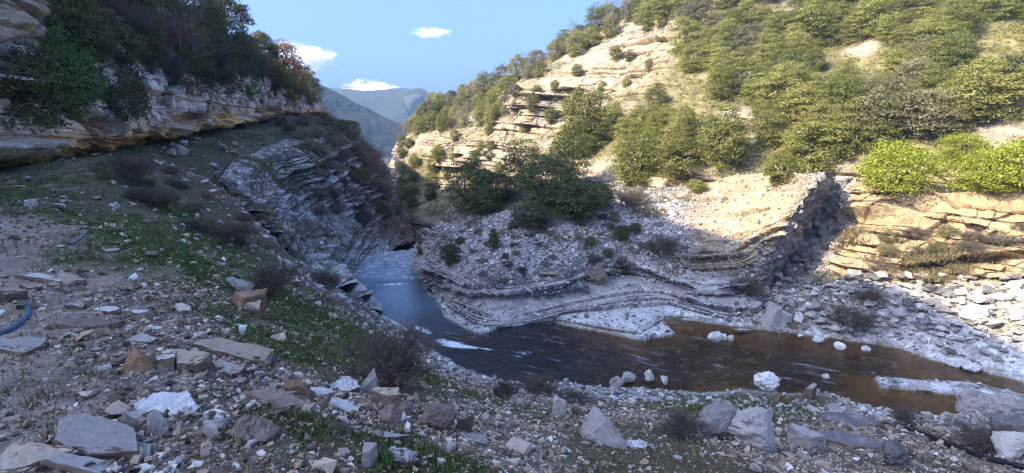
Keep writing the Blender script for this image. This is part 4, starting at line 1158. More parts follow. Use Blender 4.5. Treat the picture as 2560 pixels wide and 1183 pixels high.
STONES = '''stone_slab|slab|tan flat slab at the lowest corner of the near slope|65|1140|175|75|slab|tan|.3|.12|-.05
stone_slab|slab|long grey pointed slab lying behind the tan corner slab|245|1085|260|60|slab|grey|-.25|.16|.1
stone_slab|slab|thin pale grey slab overlapped by the long pointed slab|320|1118|160|34|slab|pale|-.1|.1|.05
stone_slab|slab|broad dark grey slab half buried at the bottom edge left of centre|235|1165|190|34|slab|grey|.2|.05|0
stone_slab|slab|white topped slab with a brown front face amid rubble|430|1003|140|52|slab|white|.1|.12|0
stone_slab|slab|big square brown grey slab tilted downhill with a crack|625|1055|135|95|slab|brown|.5|.2|.15
stone_slab|slab|longest flat beige slab at the edge of the bench|603|872|255|55|slab|tan|-.22|.12|.1
stone_slab|slab|beige pointed slab just below the longest flat slab|570|912|130|38|slab|pale|-.35|.1|.12
rock|rock|cream square block standing below the longest slab|487|908|78|42|block|tan|.1|.05|0
rock|rock|small grey white block left of the cream square block|420|910|56|34|block|pale|.4|.1|0
rock|rock|rust orange pointed rock in the rubble|350|903|62|40|wedge|rust|.4|0|0
stone_slab|slab|thick layered brown slab carrying white stones|228|803|155|42|slab|brown|-.04|.02|0
stone_slab|slab|white flat stone resting on the thick layered slab|268|768|88|30|slab|white|-.1|.1|0
stone_slab|slab|small pale slab beside the hose end path, upper one of a pair|185|762|62|28|slab|pale|.2|.1|0
stone_slab|slab|smooth tan slab lying on the path|158|830|78|34|slab|tan|.3|.2|0
stone_slab|slab|thick grey slab cut off by the left edge below the blue hose|35|858|105|46|slab|grey|.0|.08|0
stone_slab|slab|beige flat slab beside the path, left one of a touching pair|108|693|95|30|slab|pale|.15|.1|0
stone_slab|slab|beige tilted slab beside the path, right one of a touching pair|162|697|72|38|slab|tan|-.4|.25|0
stone_slab|slab|small beige slab below the touching pair by the path|66|715|62|24|slab|tan|.3|.1|0
rock|rock|tan rounded block at the left edge above the blue hose|28|745|56|26|block|tan|.2|0|0
stone_slab|slab|thin pale slab at the top of the grassy patch|345|778|75|18|slab|white|0|.05|0
rock|rock|little brown block under the thin pale slab|362|795|34|22|block|brown|0|0|0
stone_slab|slab|flat lilac grey slab in gravel above the cream block|352|843|100|26|slab|grey|-.2|.1|0
stone_slab|slab|small white slab leaning on gravel beside the lilac slab|388|820|50|16|slab|white|.2|.15|0
stone_slab|slab|white slab tilted steeply on the rock pile|868|955|88|58|slab|white|-.6|.45|.2
stone_slab|slab|long white slab lying across the front of the rock pile|868|1005|112|42|slab|white|-.2|.2|.1
rock|rock|rust orange broken block inside the rock pile|757|968|62|44|block|rust|.3|.2|0
stone_slab|slab|big dark brown slab at the left end of the rock pile|700|985|150|62|slab|brown|-.1|.2|.1
stone_slab|slab|small white slab in the middle of the rock pile|800|975|60|30|slab|white|.3|.2|0
rock|rock|tall grey stone leaning at the right of the rock pile|922|955|48|62|wedge|grey|.3|.2|.2
rock|rock|cream rounded block below the leaning tall grey stone|965|1000|62|46|block|tan|.4|.1|0
rock|rock|dark brown boulder below the cream rounded block|972|1040|64|48|boulder|brown|.2|0|0
rock|rock|small dark brown stone at the right foot of the rock pile|1012|1028|46|44|boulder|brown|.2|0|0
stone_slab|slab|small pale slab in front of the white topped slab|480|1023|44|26|slab|pale|.2|.2|0
stone_slab|slab|pale slab left of the square brown grey slab|345|1040|70|30|slab|pale|.2|.15|0
stone_slab|slab|grey slab behind the long grey pointed slab|272|1065|72|32|slab|grey|.3|.15|0
rock|rock|small brown block behind the thin pale grey slab|325|1070|44|34|block|brown|.3|.1|0
rock|rock|pinkish grey block beside the square brown grey slab|398|1062|48|40|block|grey|.3|.1|0
rock|rock|white chunk above the square brown grey slab|545|1055|32|26|block|white|.3|.1|0
rock|rock|grey chunk left of the square brown grey slab|525|1080|44|34|block|grey|.1|.1|0
rock|rock|rounded brown grey boulder in the middle of the near scree|1092|1045|92|62|boulder|brown|.2|0|0
rock|rock|pinkish upright stone right of the rounded brown grey boulder|1158|1058|46|52|block|pale|.4|.2|0
stone_slab|slab|rounded flat grey stone below the pinkish upright stone|1180|1090|82|34|slab|grey|-.1|.1|0
stone_slab|slab|long pale narrow stone below the rock pile|955|1082|135|26|slab|pale|-.04|.05|0
stone_slab|slab|large mauve grey slab at the bottom centre|1003|1130|112|78|slab|grey|.3|.2|.1
rock|rock|mauve pointed stone at the bottom left of the large mauve slab|925|1140|62|56|block|grey|.6|.2|0
stone_slab|slab|pale slanted slab right of the large mauve slab|1122|1112|52|32|slab|pale|.5|.2|0
boulder|boulder|big dark pyramid shaped boulder on the lower scree|1508|1075|120|84|wedge|grey|.0|0|0
stone_slab|slab|white slab leaning beside the pyramid boulder|1588|1105|62|38|slab|white|-.2|.25|0
rock|rock|upright grey block above the pyramid boulder|1396|1022|44|54|block|grey|.2|.1|0
rock|rock|grey pointed stone near the water above the scree|1476|985|40|38|wedge|grey|.4|.1|0
stone_slab|slab|pale brown slab with red side in the lower scree|1402|1058|48|22|slab|pale|.2|.1|0
boulder|boulder|left one of the two cracked grey boulders on the grassy bank|1790|1062|100|84|boulder|grey|.1|0|0
boulder|boulder|right and larger one of the two cracked grey boulders|1893|1080|132|100|boulder|grey|.3|0|0
rock|rock|grey angular block right of the cracked boulders|2012|1098|72|48|block|grey|-.4|.15|0
boulder|boulder|smooth pale boulder at the water edge above the grassy bank|1915|958|62|40|boulder|white|.2|0|0
rock|rock|small square blue grey rock at the water edge|2024|985|30|34|block|pale|.2|0|0
boulder|boulder|folded grey boulder lying on the gravel track|2232|1140|64|56|boulder|dark|.3|0|0
bedrock_outcrop|rock outcrop|dark layered bedrock rib beside the gravel track|2130|1090|190|60|slab|dark|-.25|.1|0
bedrock_outcrop|rock outcrop|second dark bedrock slab above the layered rib|2120|1048|150|34|slab|dark|-.2|.05|0
boulder|boulder|rounded grey boulder with dark hollow beside the river, left one|2440|1020|76|56|boulder|grey|.2|0|0
boulder|boulder|rounded grey boulder beside the river, right one of the pair|2512|1035|84|52|boulder|pale|.1|0|0
boulder|boulder|long dark grey boulder cut by the right edge|2535|1070|90|44|boulder|dark|.1|0|0
boulder|boulder|pale boulder at the right edge above the black pipe|2540|1125|70|52|boulder|pale|.3|0|0
boulder|boulder|white boulder standing in the river shallows, largest of three|1788|842|36|26|boulder|white|.2|0|0
rock|rock|small white stone touching the boulder in the shallows|1809|845|15|17|boulder|white|.2|0|0
rock|rock|rightmost white stone of the three in the shallows|1825|846|22|13|boulder|white|.2|0|0
rock|rock|white stone alone in the middle of the river|2063|942|19|9|boulder|white|.2|0|0
boulder|boulder|white grey boulder at the near shore, left of three|1570|943|36|26|boulder|pale|.2|0|0
boulder|boulder|round white boulder at the near shore, middle of three|1625|942|30|27|boulder|white|.2|0|0
boulder|boulder|small round white boulder at the near shore, right of three|1656|952|26|20|boulder|white|.2|0|0
boulder|boulder|low grey boulder below the three shore boulders|1542|958|42|24|boulder|pale|.2|0|0
rock|rock|small cubic rock at the tip of the near shore|1414|958|19|25|block|grey|.2|0|0
stone_slab|slab|narrow white plank like stone at the near shore|1366|955|26|18|slab|white|-.7|.3|0
boulder|boulder|dark upright boulder at the foot of the scree bank|1933|785|46|62|wedge|grey|.2|0|0
boulder|boulder|white block at the water edge right of the dark upright boulder|1962|800|34|34|block|white|.2|0|0
boulder|boulder|pale slanted block near the water right of the white block|1990|800|36|34|block|pale|.6|.3|0
boulder|boulder|large white boulder on the sunlit end of the scree bank|2438|790|58|34|boulder|pale|.2|0|0
boulder|boulder|grey flat boulder left of the dark upright boulder|1885|770|40|30|boulder|pale|.2|0|0
boulder|boulder|pale boulder at the top of the scree bank under the dark rib|1905|730|44|36|boulder|pale|.2|0|0
boulder|boulder|grey slab shaped boulder in the middle of the scree bank|2110|790|50|26|slab|grey|.2|.2|0
rock|rock|flat white stone at the water line below the scree bank|1858|822|46|14|slab|white|.2|0|0
rock|rock|small white wedge of rock at the water line|2000|838|26|10|slab|white|.2|0|0
rock|rock|white stone in the shallows, first of the row below the bank|2045|850|26|14|boulder|white|.2|0|0
rock|rock|white stone in the shallows, second of the row below the bank|2100|866|28|15|boulder|white|.2|0|0
rock|rock|white stone in the shallows, third of the row below the bank|2165|872|22|12|boulder|white|.2|0|0
rock|rock|white flat stone in the shallows near the far bank|2390|908|40|15|boulder|white|.2|0|0
rock|rock|white rounded stone in the shallows right of the flat stone|2430|918|38|17|boulder|white|.2|0|0
rock|rock|long pale block on the upper ledge of the white cone|1370|678|58|20|slab|tan|.1|0|0
rock|rock|dark brown block breaking out of the cone ledge|1490|682|56|32|block|brown|-.2|0|0
rock|rock|white smooth slab set on the cone scree like a chute|1640|668|20|44|slab|white|.5|.5|0
rock|rock|pale rock standing in grass below the left cliff|452|380|34|24|boulder|pale|.2|0|0
rock|rock|bluish slab with orange side in the grassy bench|277|624|34|15|slab|pale|.2|.05|0
rock|rock|tan flat rock in the grass under the undercut cliff|48|465|40|10|slab|tan|.2|0|0
rock|rock|bluish white stones block at the crest of the path|78|508|32|13|block|white|.2|0|0'''
for line in STONES.split('\n'):
    nm, cat, lab, px, py, w, h, shp, mt, yaw, tilt, roll = line.split('|')
    set_stone(nm, cat, lab, float(px), float(py), float(w), float(h), shp, mt, float(yaw), float(tilt), float(roll))

# a rocky outcrop at the rim of the bench
for lab, px, py, w, h, mt in (('layered ochre outcrop at the rim of the grassy bench', 612, 752, 80, 46, 'rust'), ('grey cap rock on the ochre outcrop at the bench rim', 596, 715, 80, 26, 'grey'),
                              ('lower step of the ochre outcrop at the bench rim', 630, 778, 60, 34, 'tan')):
    set_stone('rock_outcrop', 'rock outcrop', lab, px, py, w, h, 'block', mt, .1, 0, 0)

# loose rocks one could count: one mesh each, copies of a few shapes
ROCKS = []
for k in range(10):
    r = random.Random(900 + k)
    mt = ['pale', 'grey', 'pale', 'tan', 'grey', 'white', 'brown', 'pale', 'tan', 'grey'][k]
    if k % 3:
        ROCKS.append(hull_mesh('rock', slab_pts(r, 1, r.uniform(.6, .8), r.uniform(.14, .30)), [SM[mt], S_SIDE], .01, .05, k, True))
    else:
        ROCKS.append(hull_mesh('rock', boulder_pts(r, 1, .8, .62, 16, .25), [SM[mt]], .015, .07, k))
BOULD = [hull_mesh('boulder', boulder_pts(random.Random(700 + k), 1, [.75, .6, .9, .7, .55, .8][k], [.6, .4, .7, .5, .35, .55][k], [11, 9, 13, 18, 8, 12][k], .32), [[S_BANK, S_GREY, S_BANK, S_PALE, S_GREY, S_DARK][k]], .03, .07, k) for k in range(6)]

def scatter(poly, n, rmin, spacing, tries=40):
    """points on the ground inside a region of the photo, spread evenly over what is seen of it"""
    P2 = []
    xs = [p[0] for p in poly]; ys = [p[1] for p in poly]
    got = []
    for _ in range(n * tries):
        if len(got) >= n:
            break
        px, py = random.uniform(min(xs), max(xs)), random.uniform(min(ys), max(ys))
        d, ins = polydist(np.array([px]), np.array([py]), poly)
        if not ins[0]:
            continue
        if any((px - a) ** 2 + ((py - b) * 1.6) ** 2 < spacing ** 2 for a, b in P2):
            continue
        loc, nor, ob = at(px, py)
        if loc is None or ob not in ('ground', 'bedrock_terrain', 'slope_terrain'):
            continue
        P2.append((px, py))
        got.append((loc, nor, px, py))
    return got

def inst(name, me, loc, s, label, cat, group, sq=1.0, flat=0.0):
    o = link(name, me)
    o.location = loc
    o.scale = (s * random.uniform(.8, 1.2), s * random.uniform(.8, 1.2), s * sq)
    o.rotation_euler = (random.uniform(-.25, .25) * (1 - flat), random.uniform(-.25, .25) * (1 - flat), random.uniform(0, 6.28))
    return tag(o, label, cat, group, 'thing')

near_poly = [(150, 860), (300, 880), (560, 880), (800, 960), (1000, 1000), (1300, 1010), (1640, 1040), (1700, 1170), (100, 1175), (330, 1000)]
for loc, nor, px, py in scatter(near_poly, 95, 0, 28):
    d = (loc - CAMV).length
    inst('rock', random.choice(ROCKS), loc, random.uniform(12, 34) * d / FPX, 'angular limestone rock in the rubble of the near slope', 'rock', 'rocks in the rubble of the near slope', .8)
for loc, nor, px, py in scatter([(1650, 1000), (2000, 1010), (2560, 1060), (2560, 1183), (1700, 1183)], 28, 0, 36):
    d = (loc - CAMV).length
    inst('rock', random.choice(ROCKS), loc, random.uniform(16, 40) * d / FPX, 'grey rock lying by the gravel track and cracked boulders', 'rock', 'rocks beside the gravel track')
for loc, nor, px, py in scatter([(280, 560), (560, 640), (620, 700), (560, 860), (380, 780), (250, 700)], 28, 0, 28):
    d = (loc - CAMV).length
    inst('rock', random.choice(ROCKS), loc, random.uniform(12, 28) * d / FPX, 'small stone lying in the grass of the bench', 'rock', 'stones in the grass of the bench')
bank_poly = [(1870, 700), (1930, 690), (2250, 690), (2400, 690), (2560, 700), (2560, 900), (2400, 900), (2250, 850), (2000, 825), (1870, 800)]
for loc, nor, px, py in scatter(bank_poly, 230, 0, 17):
    d = (loc - CAMV).length
    inst('boulder', random.choice(BOULD), loc, random.uniform(16, 44) * d / FPX * (1.0 if py < 830 else .7), 'grey white boulder heaped on the scree bank across the river', 'boulder', 'boulders of the scree bank across the river', .8)
for loc, nor, px, py in scatter([(2100, 1000), (2560, 1050), (2560, 1120), (2300, 1060)], 30, 0, 22):
    d = (loc - CAMV).length
    inst('cobble', random.choice(BOULD), loc, random.uniform(14, 34) * d / FPX, 'pale cobble on the near river shore above the black pipe', 'cobble', 'cobbles on the near river shore')
for loc, nor, px, py in scatter([(380, 370), (560, 350), (700, 420), (720, 560), (560, 540), (420, 520)], 36, 0, 20):
    d = (loc - CAMV).length
    inst('rock', random.choice(ROCKS), loc, random.uniform(12, 30) * d / FPX, 'pale stone on the tilted beds under the left cliff', 'rock', 'stones on the tilted beds under the left cliff')

for loc, nor, px, py in scatter([(10, 440), (430, 400), (600, 540), (480, 580), (10, 545)], 34, 0, 20):
    d = (loc - CAMV).length
    inst('rock', random.choice(ROCKS), loc, random.uniform(8, 22) * d / FPX, 'small pale stone on the shaded bench below the undercut', 'rock', 'stones on the shaded bench below the undercut', .8)

# ------------------------------------------------------------------ loose rubble: too many to count
def tiny_shapes():
    out = []
    for k in range(8):
        r = random.Random(300 + k)
        bm = bmesh.new()
        for p in (slab_pts(r, 1, .75, .22, 5) if k % 2 else boulder_pts(r, 1, .75, .5, 9, .3)):
            bm.verts.new(p)
        q = bmesh.ops.convex_hull(bm, input=bm.verts[:])
        bmesh.ops.delete(bm, geom=list({g for g in q['geom_interior'] + q['geom_unused'] if isinstance(g, bmesh.types.BMVert)}), context='VERTS')
        bmesh.ops.triangulate(bm, faces=bm.faces[:])
        bm.verts.index_update()
        out.append((np.array([v.co[:] for v in bm.verts]), np.array([[v.index for v in f.verts] for f in bm.faces])))
        bm.free()
    return out
TINY = tiny_shapes()

def gnd_z(x, y):
    """height of the built ground by its own grid"""
    t = np.arctan2(x, y); r = np.hypot(x, y)
    i = np.interp(t, th, np.arange(len(th))); j = np.interp(r, rr, np.arange(NR))
    i0 = np.clip(i.astype(int), 0, len(th) - 2); j0 = np.clip(j.astype(int), 0, NR - 2)
    fi, fj = i - i0, j - j0
    return (gz[i0, j0] * (1 - fi) * (1 - fj) + gz[i0 + 1, j0] * fi * (1 - fj) + gz[i0, j0 + 1] * (1 - fi) * fj + gz[i0 + 1, j0 + 1] * fi * fj), i0, j0

def merged(name, X, Y, Zs, S, shapes, mat, label, flat=.25, squash=1.0):
    VV, FF, base = [], [], 0
    pick = rng.integers(0, len(shapes), len(X))
    for q, (v, f) in enumerate(shapes):
        idx = np.where(pick == q)[0]
        if not len(idx):
            continue
        a = rng.random(len(idx)) * 6.283
        tx, ty = rng.normal(0, flat, len(idx)), rng.normal(0, flat, len(idx))
        c, s = np.cos(a)[:, None], np.sin(a)[:, None]
        vx, vy, vz = v[None, :, 0], v[None, :, 1] * rng.uniform(.6, 1.2, (len(idx), 1)), v[None, :, 2] * squash
        x = vx * c - vy * s
        y = vx * s + vy * c
        z = vz + x * tx[:, None] + y * ty[:, None]
        V = np.stack([x * S[idx][:, None] + X[idx][:, None], y * S[idx][:, None] + Y[idx][:, None], z * S[idx][:, None] + Zs[idx][:, None]], -1)
        n = len(v)
        F = f[None] + (np.arange(len(idx)) * n)[:, None, None] + base
        VV.append(V.reshape(-1, 3)); FF.append(F.reshape(-1, 3)); base += len(idx) * n
    me = mesh_np(name, np.concatenate(VV), np.concatenate(FF), mat, False)
    return tag(link(name, me), label, kind='stuff')

R_NEAR = rubble_mat('rubble_near', [(0, (.09, .066, .046)), (.3, (.25, .19, .135)), (.55, (.43, .36, .285)), (.72, (.44, .29, .175)), (.9, (.60, .54, .46)), (1, (.80, .76, .70))])
R_WHITE = rubble_mat('rubble_white', [(0, (.12, .108, .095)), (.35, (.32, .295, .265)), (.78, (.50, .465, .425)), (1, (.74, .71, .67))])
# near slope: random places, denser the closer they are
n = 170000
t = rng.uniform(-.86, .86, n); r = np.exp(rng.uniform(math.log(2.0), math.log(17), n))
x, y = r * np.sin(t), r * np.cos(t)
z, i0, j0 = gnd_z(x, y)
st = stony[i0, j0]
okk = (dist_w[i0, j0] > 0.15) & ~inwater[i0, j0] & (rng.random(n) < 0.04 + 0.45 * st + .35 * st * sst(-.1, .2, fbm(x * .9, y * .9, oct=3, seed=200)))
x, y, z, r = x[okk], y[okk], z[okk], r[okk]
S = (0.014 + 0.0030 * r) * np.exp(rng.normal(0, .55, len(x)))
merged('gravel', x, y, z - S * .05, S, TINY, R_NEAR, 'broken limestone chips strewn over the near slope')
# cone, far banks and left slope
n = 120000
t = rng.uniform(-.70, .80, n); r = np.exp(rng.uniform(math.log(16), math.log(52), n))
x, y = r * np.sin(t), r * np.cos(t)
z, i0, j0 = gnd_z(x, y)
st = stony[i0, j0]
okk = (dist_w[i0, j0] > 0.1) & ~inwater[i0, j0] & (rng.random(n) < (st - .06) * .6)
x, y, z, r = x[okk], y[okk], z[okk], r[okk]
S = (0.10 + 0.0022 * r) * np.exp(rng.normal(0, .42, len(x)))
def on_sheet(Vg, wmap, n):
    A = np.linalg.norm(np.cross(np.gradient(Vg, axis=0), np.gradient(Vg, axis=1)), axis=-1)
    w = np.clip(wmap, 0, 1) * np.minimum(A, np.quantile(A, .98))
    w = w / (Vg[..., 1] ** 2)
    k = rng.choice(w.size, n, p=(w / w.sum()).ravel())
    p = Vg.reshape(-1, 3)[k]
    return p[:, 0] + rng.normal(0, .03, n), p[:, 1] + rng.normal(0, .03, n), p[:, 2]
u_ = under_rock[i0, j0][okk] < .15
x, y, z, S = x[u_], y[u_], z[u_], S[u_]
X1, Y1, Z1 = on_sheet(cV, scr * (1 - .6 * weedy) * (1 - .8 * rt_) + .08 * foot, 34000)
X2, Y2, Z2 = on_sheet(sV, .25 * s_scr + .03, 5000)
S1 = (.085 + .0016 * Y1) * np.exp(rng.normal(0, .45, len(X1)))
S2 = (.085 + .0016 * Y2) * np.exp(rng.normal(0, .45, len(X2)))
x, y, z, S = np.r_[x, X1, X2], np.r_[y, Y1, Y2], np.r_[z, Z1, Z2], np.r_[S, S1, S2]
merged('scree_rubble', x, y, z - S * .08, S, TINY, R_WHITE, 'pale broken stones covering the scree slopes by the river')

# ------------------------------------------------------------------ grass
def grass(name, X, Y, Zs, Hh, per, mat, label, spread=.5):
    n = len(X) * per
    k = np.repeat(np.arange(len(X)), per)
    a = rng.random(n) * 6.283
    lean = rng.uniform(.1, .9, n)
    h = Hh[k] * rng.uniform(.5, 1.1, n)
    bx = X[k] + rng.normal(0, spread, n) * Hh[k]
    by = Y[k] + rng.normal(0, spread, n) * Hh[k]
    bz = Zs[k] - .01
    w = h * .06 + .0015
    ca, sa = np.cos(a), np.sin(a)
    v0 = np.stack([bx - sa * w, by + ca * w, bz], -1)
    v1 = np.stack([bx + sa * w, by - ca * w, bz], -1)
    v2 = np.stack([bx + ca * h * lean, by + sa * h * lean, bz + h * (1 - .4 * lean)], -1)
    V = np.stack([v0, v1, v2], 1).reshape(-1, 3)
    return tag(link(name, mesh_np(name, V, np.arange(len(V)).reshape(-1, 3), mat, False)), label, kind='stuff')
G_GREEN = leaf_mat('grass_green', (.035, .070, .014), (.10, .135, .032), .2, .1)
G_DRY = leaf_mat('grass_dry', (.13, .11, .055), (.26, .21, .11), .2, .1)
n = 130000
t = rng.uniform(-.86, .86, n); r = np.exp(rng.uniform(math.log(2.2), math.log(45), n))
x, y = r * np.sin(t), r * np.cos(t)
z, i0, j0 = gnd_z(x, y)
gr = grassy[i0, j0]
clump = fbm(x * 1.3, y * 1.3, oct=6, seed=60, gain=0.66)
okk = (rng.random(n) < np.clip(gr * 1.3 - .12, 0, 1) * sst(.25, .02, clump) + .015) & (dist_w[i0, j0] > .9)
x, y, z, r = x[okk], y[okk], z[okk], r[okk]
u_ = under_rock[i0, j0][okk] < .15
X2, Y2, Z2 = on_sheet(sV, green, 5000)
x, y, z, r = np.r_[x[u_], X2], np.r_[y[u_], Y2], np.r_[z[u_], Z2], np.r_[r[u_], np.hypot(X2, Y2)]
grass('grass', x, y, z, (0.028 + 0.0032 * r) * np.exp(rng.normal(0, .3, len(x))), 10, G_GREEN, 'short green grass in patches on the bench and slope')
n = 26000
t = rng.uniform(-.86, .80, n); r = np.exp(rng.uniform(math.log(2.2), math.log(55), n))
x, y = r * np.sin(t), r * np.cos(t)
z, i0, j0 = gnd_z(x, y)
sandy = cvr[..., 2] - .12
tan_ = 1 - np.clip(stony[i0, j0] * 1.2, 0, 1)
okk = (rng.random(n) < tan_ * .6 * sst(-.2, .2, fbm(x * .6, y * .6, oct=4, seed=210)) * sst(.25, .1, sandy[i0, j0]) + .008) & (dist_w[i0, j0] > 1.0)
x, y, z, r = x[okk], y[okk], z[okk], r[okk]
u_ = under_rock[i0, j0][okk] < .15
X2, Y2, Z2 = on_sheet(sV, heath_ + .1, 6000)
X1, Y1, Z1 = on_sheet(cV, weedy + mossy_w * w_wall, 6000)
x, y, z, r = np.r_[x[u_], X2, X1], np.r_[y[u_], Y2, Y1], np.r_[z[u_], Z2, Z1], np.r_[r[u_], np.hypot(X2, Y2), np.hypot(X1, Y1)]
grass('dry_grass', x, y, z, (0.045 + 0.0042 * r) * np.exp(rng.normal(0, .3, len(x))), 10, G_DRY, 'dry straw coloured grass and weeds between the stones')

# ------------------------------------------------------------------ trees and shrubs
def tube(V, F, pts, rad, sides=5):
    base = len(V)
    n = len(pts)
    for i, p in enumerate(pts):
        d = (pts[min(i + 1, n - 1)] - pts[max(i - 1, 0)]).normalized()
        u = d.orthogonal().normalized()
        v = d.cross(u)
        for k in range(sides):
            a = 6.2832 * k / sides
            V.append(p + (u * math.cos(a) + v * math.sin(a)) * rad[i])
    for i in range(n - 1):
        for k in range(sides):
            a, b = base + i * sides + k, base + i * sides + (k + 1) % sides
            F.append((a, b, b + sides, a + sides))

BARK = plain_mat('bark', (.11, .085, .065), (.055, .042, .034), 9)
TWIG = plain_mat('grey_twigs', (.27, .22, .19), (.17, .135, .115), 6)
TWIG_RED = plain_mat('reddish_twigs', (.26, .15, .115), (.16, .09, .075), 6)
TWIG_DARK = plain_mat('dark_twigs', (.19, .16, .12), (.115, .098, .074), 6)

def crown_data(seed, w, h, low, nclump, nleaf, leaf, mat, shape='round', stems=4):
    """leaf crown and its trunk as two meshes; the crown spans w across and from low*h to h"""
    r = np.random.default_rng(seed)
    c = r.normal(0, 1, (nclump, 3))
    c /= np.linalg.norm(c, axis=1, keepdims=True)
    q = r.uniform(.35, 1.0, nclump) ** .5
    lob = 1 + .20 * vnoise(c[:, 0] * 1.7 + seed, c[:, 1] * 1.7, c[:, 2] * 1.7, seed=seed)
    c = c * (q * lob)[:, None]
    zc = low * h + (h - low * h) * .5
    hz = (h - low * h) * .5
    if shape == 'cone':
        k = np.clip(1 - (c[:, 2] + 1) * .42, .12, 1)
        c[:, :2] *= k[:, None]
    cx = np.stack([c[:, 0] * w * .39, c[:, 1] * w * .39, zc + c[:, 2] * hz * .86], -1)
    cr = r.uniform(.12, .20, nclump) * w * (1.15 if shape == 'round' else .8)
    k = np.repeat(np.arange(nclump), nleaf)
    d = r.normal(0, 1, (len(k), 3))
    d /= np.linalg.norm(d, axis=1, keepdims=True)
    d[:, 2] = np.abs(d[:, 2]) * .8 - .25
    p = cx[k] + d * (cr[k] * r.uniform(.5, 1, len(k)))[:, None] * np.array((1, 1, .75))
    nrm = d + r.normal(0, .42, d.shape) + np.array((0, 0, .5))
    nrm /= np.linalg.norm(nrm, axis=1, keepdims=True)
    u = np.cross(nrm, r.normal(0, 1, d.shape)); u /= np.linalg.norm(u, axis=1, keepdims=True) + 1e-9
    v = np.cross(nrm, u)
    s = (leaf * r.uniform(.6, 1.3, len(k)))[:, None]
    V = np.stack([p - u * s, p - v * s * .55, p + u * s, p + v * s * .55], 1).reshape(-1, 3)
    F = np.arange(len(V)).reshape(-1, 4)
    crown = mesh_np('crown', V, F, mat, False)
    TV, TF = [], []
    rr_ = random.Random(seed)
    big_ = cx[np.argsort(-cr)][:stems + 4]
    base = Vector((0, 0, -.25))
    fork = Vector((rr_.uniform(-.08, .08) * w, rr_.uniform(-.08, .08) * w, max(low, 0) * h + .12 * h))
    rt = .035 * w + .02
    tube(TV, TF, [base, fork * .5, fork], [rt, rt * .8, rt * .65], 6)
    for b in big_:
        e = Vector(b)
        m = fork.lerp(e, .5) + Vector((rr_.uniform(-.1, .1) * w, rr_.uniform(-.1, .1) * w, 0))
        tube(TV, TF, [fork, m, e], [rt * .5, rt * .3, rt * .1], 4)
    trunk = mesh_np('trunk', np.array([t[:] for t in TV]), np.array(TF), BARK, True)
    return crown, trunk

def leafy(name, crown, trunk):
    o = thing(name)
    link('trunk', trunk, o)
    link('crown', crown, o)
    return o

def twig_data(seed, w, h, nstem, depth, mat, droop=.1, thick=.02, fine=5):
    """bare branching stems"""
    r = random.Random(seed)
    V, F = [], []
    main_V, main_F = [], []
    def grow(p, d, L, rad, lev, first):
        pts = [p]
        q = p.copy()
        dd = d.copy()
        for i in range(3):
            dd = (dd + Vector((r.gauss(0, .16), r.gauss(0, .16), r.gauss(0, .10) - droop * .3 + .05))).normalized()
            q = q + dd * (L / 3)
            pts.append(q.copy())
        rads = [rad, rad * .85, rad * .7, rad * .5]
        if first:
            tube(main_V, main_F, pts, rads, 5)
        else:
            tube(V, F, pts, rads, 3)
        if lev <= 0:
            return
        for i in range(fine if lev > 1 else fine + 1):
            k = r.uniform(.3, 1.0)
            b = pts[min(int(k * 3), 2)].lerp(pts[min(int(k * 3) + 1, 3)], (k * 3) % 1)
            ax = Vector((r.gauss(0, 1), r.gauss(0, 1), r.gauss(0, .6))).normalized()
            nd = (dd + ax * r.uniform(.5, 1.0) + Vector((0, 0, .12))).normalized()
            grow(b, nd, L * r.uniform(.5, .75), max(rad * .52, .0035), lev - 1, False)
    for s in range(nstem):
        a = 6.283 * (s + r.random()) / nstem
        tilt = r.uniform(.1, .9) if nstem > 1 else .05
        d = Vector((math.cos(a) * tilt * w / h, math.sin(a) * tilt * w / h, 1)).normalized()
        grow(Vector((r.uniform(-.08, .08) * w, r.uniform(-.08, .08) * w, -.08)), d, h * r.uniform(.45, .62), thick, depth, True)
    a = mesh_np('stem', np.array([t[:] for t in main_V]), np.array(main_F), mat, True)
    b = mesh_np('twigs', np.array([t[:] for t in V]), np.array(F), mat, True)
    return a, b

def twiggy(name, stem, twigs, stem_name='stem'):
    o = thing(name)
    link(stem_name, stem, o)
    link('twigs', twigs, o)
    return o

L_OLIVE = leaf_mat('leaf_olive', (.10, .125, .02), (.26, .265, .055), .36, .28, alt=(.29, .24, .08))
L_DARK = leaf_mat('leaf_dark', (.06, .075, .022), (.145, .155, .048), .28, .3)
L_BRIGHT = leaf_mat('leaf_bright', (.13, .18, .014), (.44, .45, .05), .38, .16)
L_GREYG = leaf_mat('leaf_grey_green', (.14, .13, .06), (.24, .215, .11), .3, .3)
L_BROWN = leaf_mat('leaf_brown', (.15, .085, .03), (.24, .14, .05), .3, .3)
L_IVY = leaf_mat('leaf_ivy', (.045, .10, .02), (.10, .19, .04), .2, .2)
L_HEATH = leaf_mat('leaf_heath', (.13, .115, .07), (.24, .21, .14), .2, .3)

# unit prototypes are 1 m across and get scaled when set
OLIVE = [crown_data(10 + k, 1, [.95, 1.1, .85, 1.25, 1.0][k], -.22, 130, 80, .0175, L_OLIVE) for k in range(5)]
DARKT = [crown_data(30 + k, 1, [1.0, 1.2, .85][k], -.1, 120, 66, .019, L_DARK) for k in range(3)]
BRIGHT = [crown_data(40 + k, 1, [.75, .62][k], -.1, 150, 110, .0125, L_BRIGHT) for k in range(2)]
GREYG = [crown_data(50 + k, 1, [.9, 1.05][k], -.2, 110, 66, .018, L_GREYG) for k in range(2)]
BROWN = [crown_data(60, 1, 1.1, .1, 60, 30, .026, L_BROWN)]
HEATH = [crown_data(70 + k, 1, .6, 0, 44, 40, .030, L_HEATH) for k in range(2)]
CONE = [crown_data(80, 1, 1.3, .02, 80, 46, .026, L_DARK, 'cone')]
WEED = [crown_data(85, 1, .5, -.05, 30, 26, .05, L_IVY)]
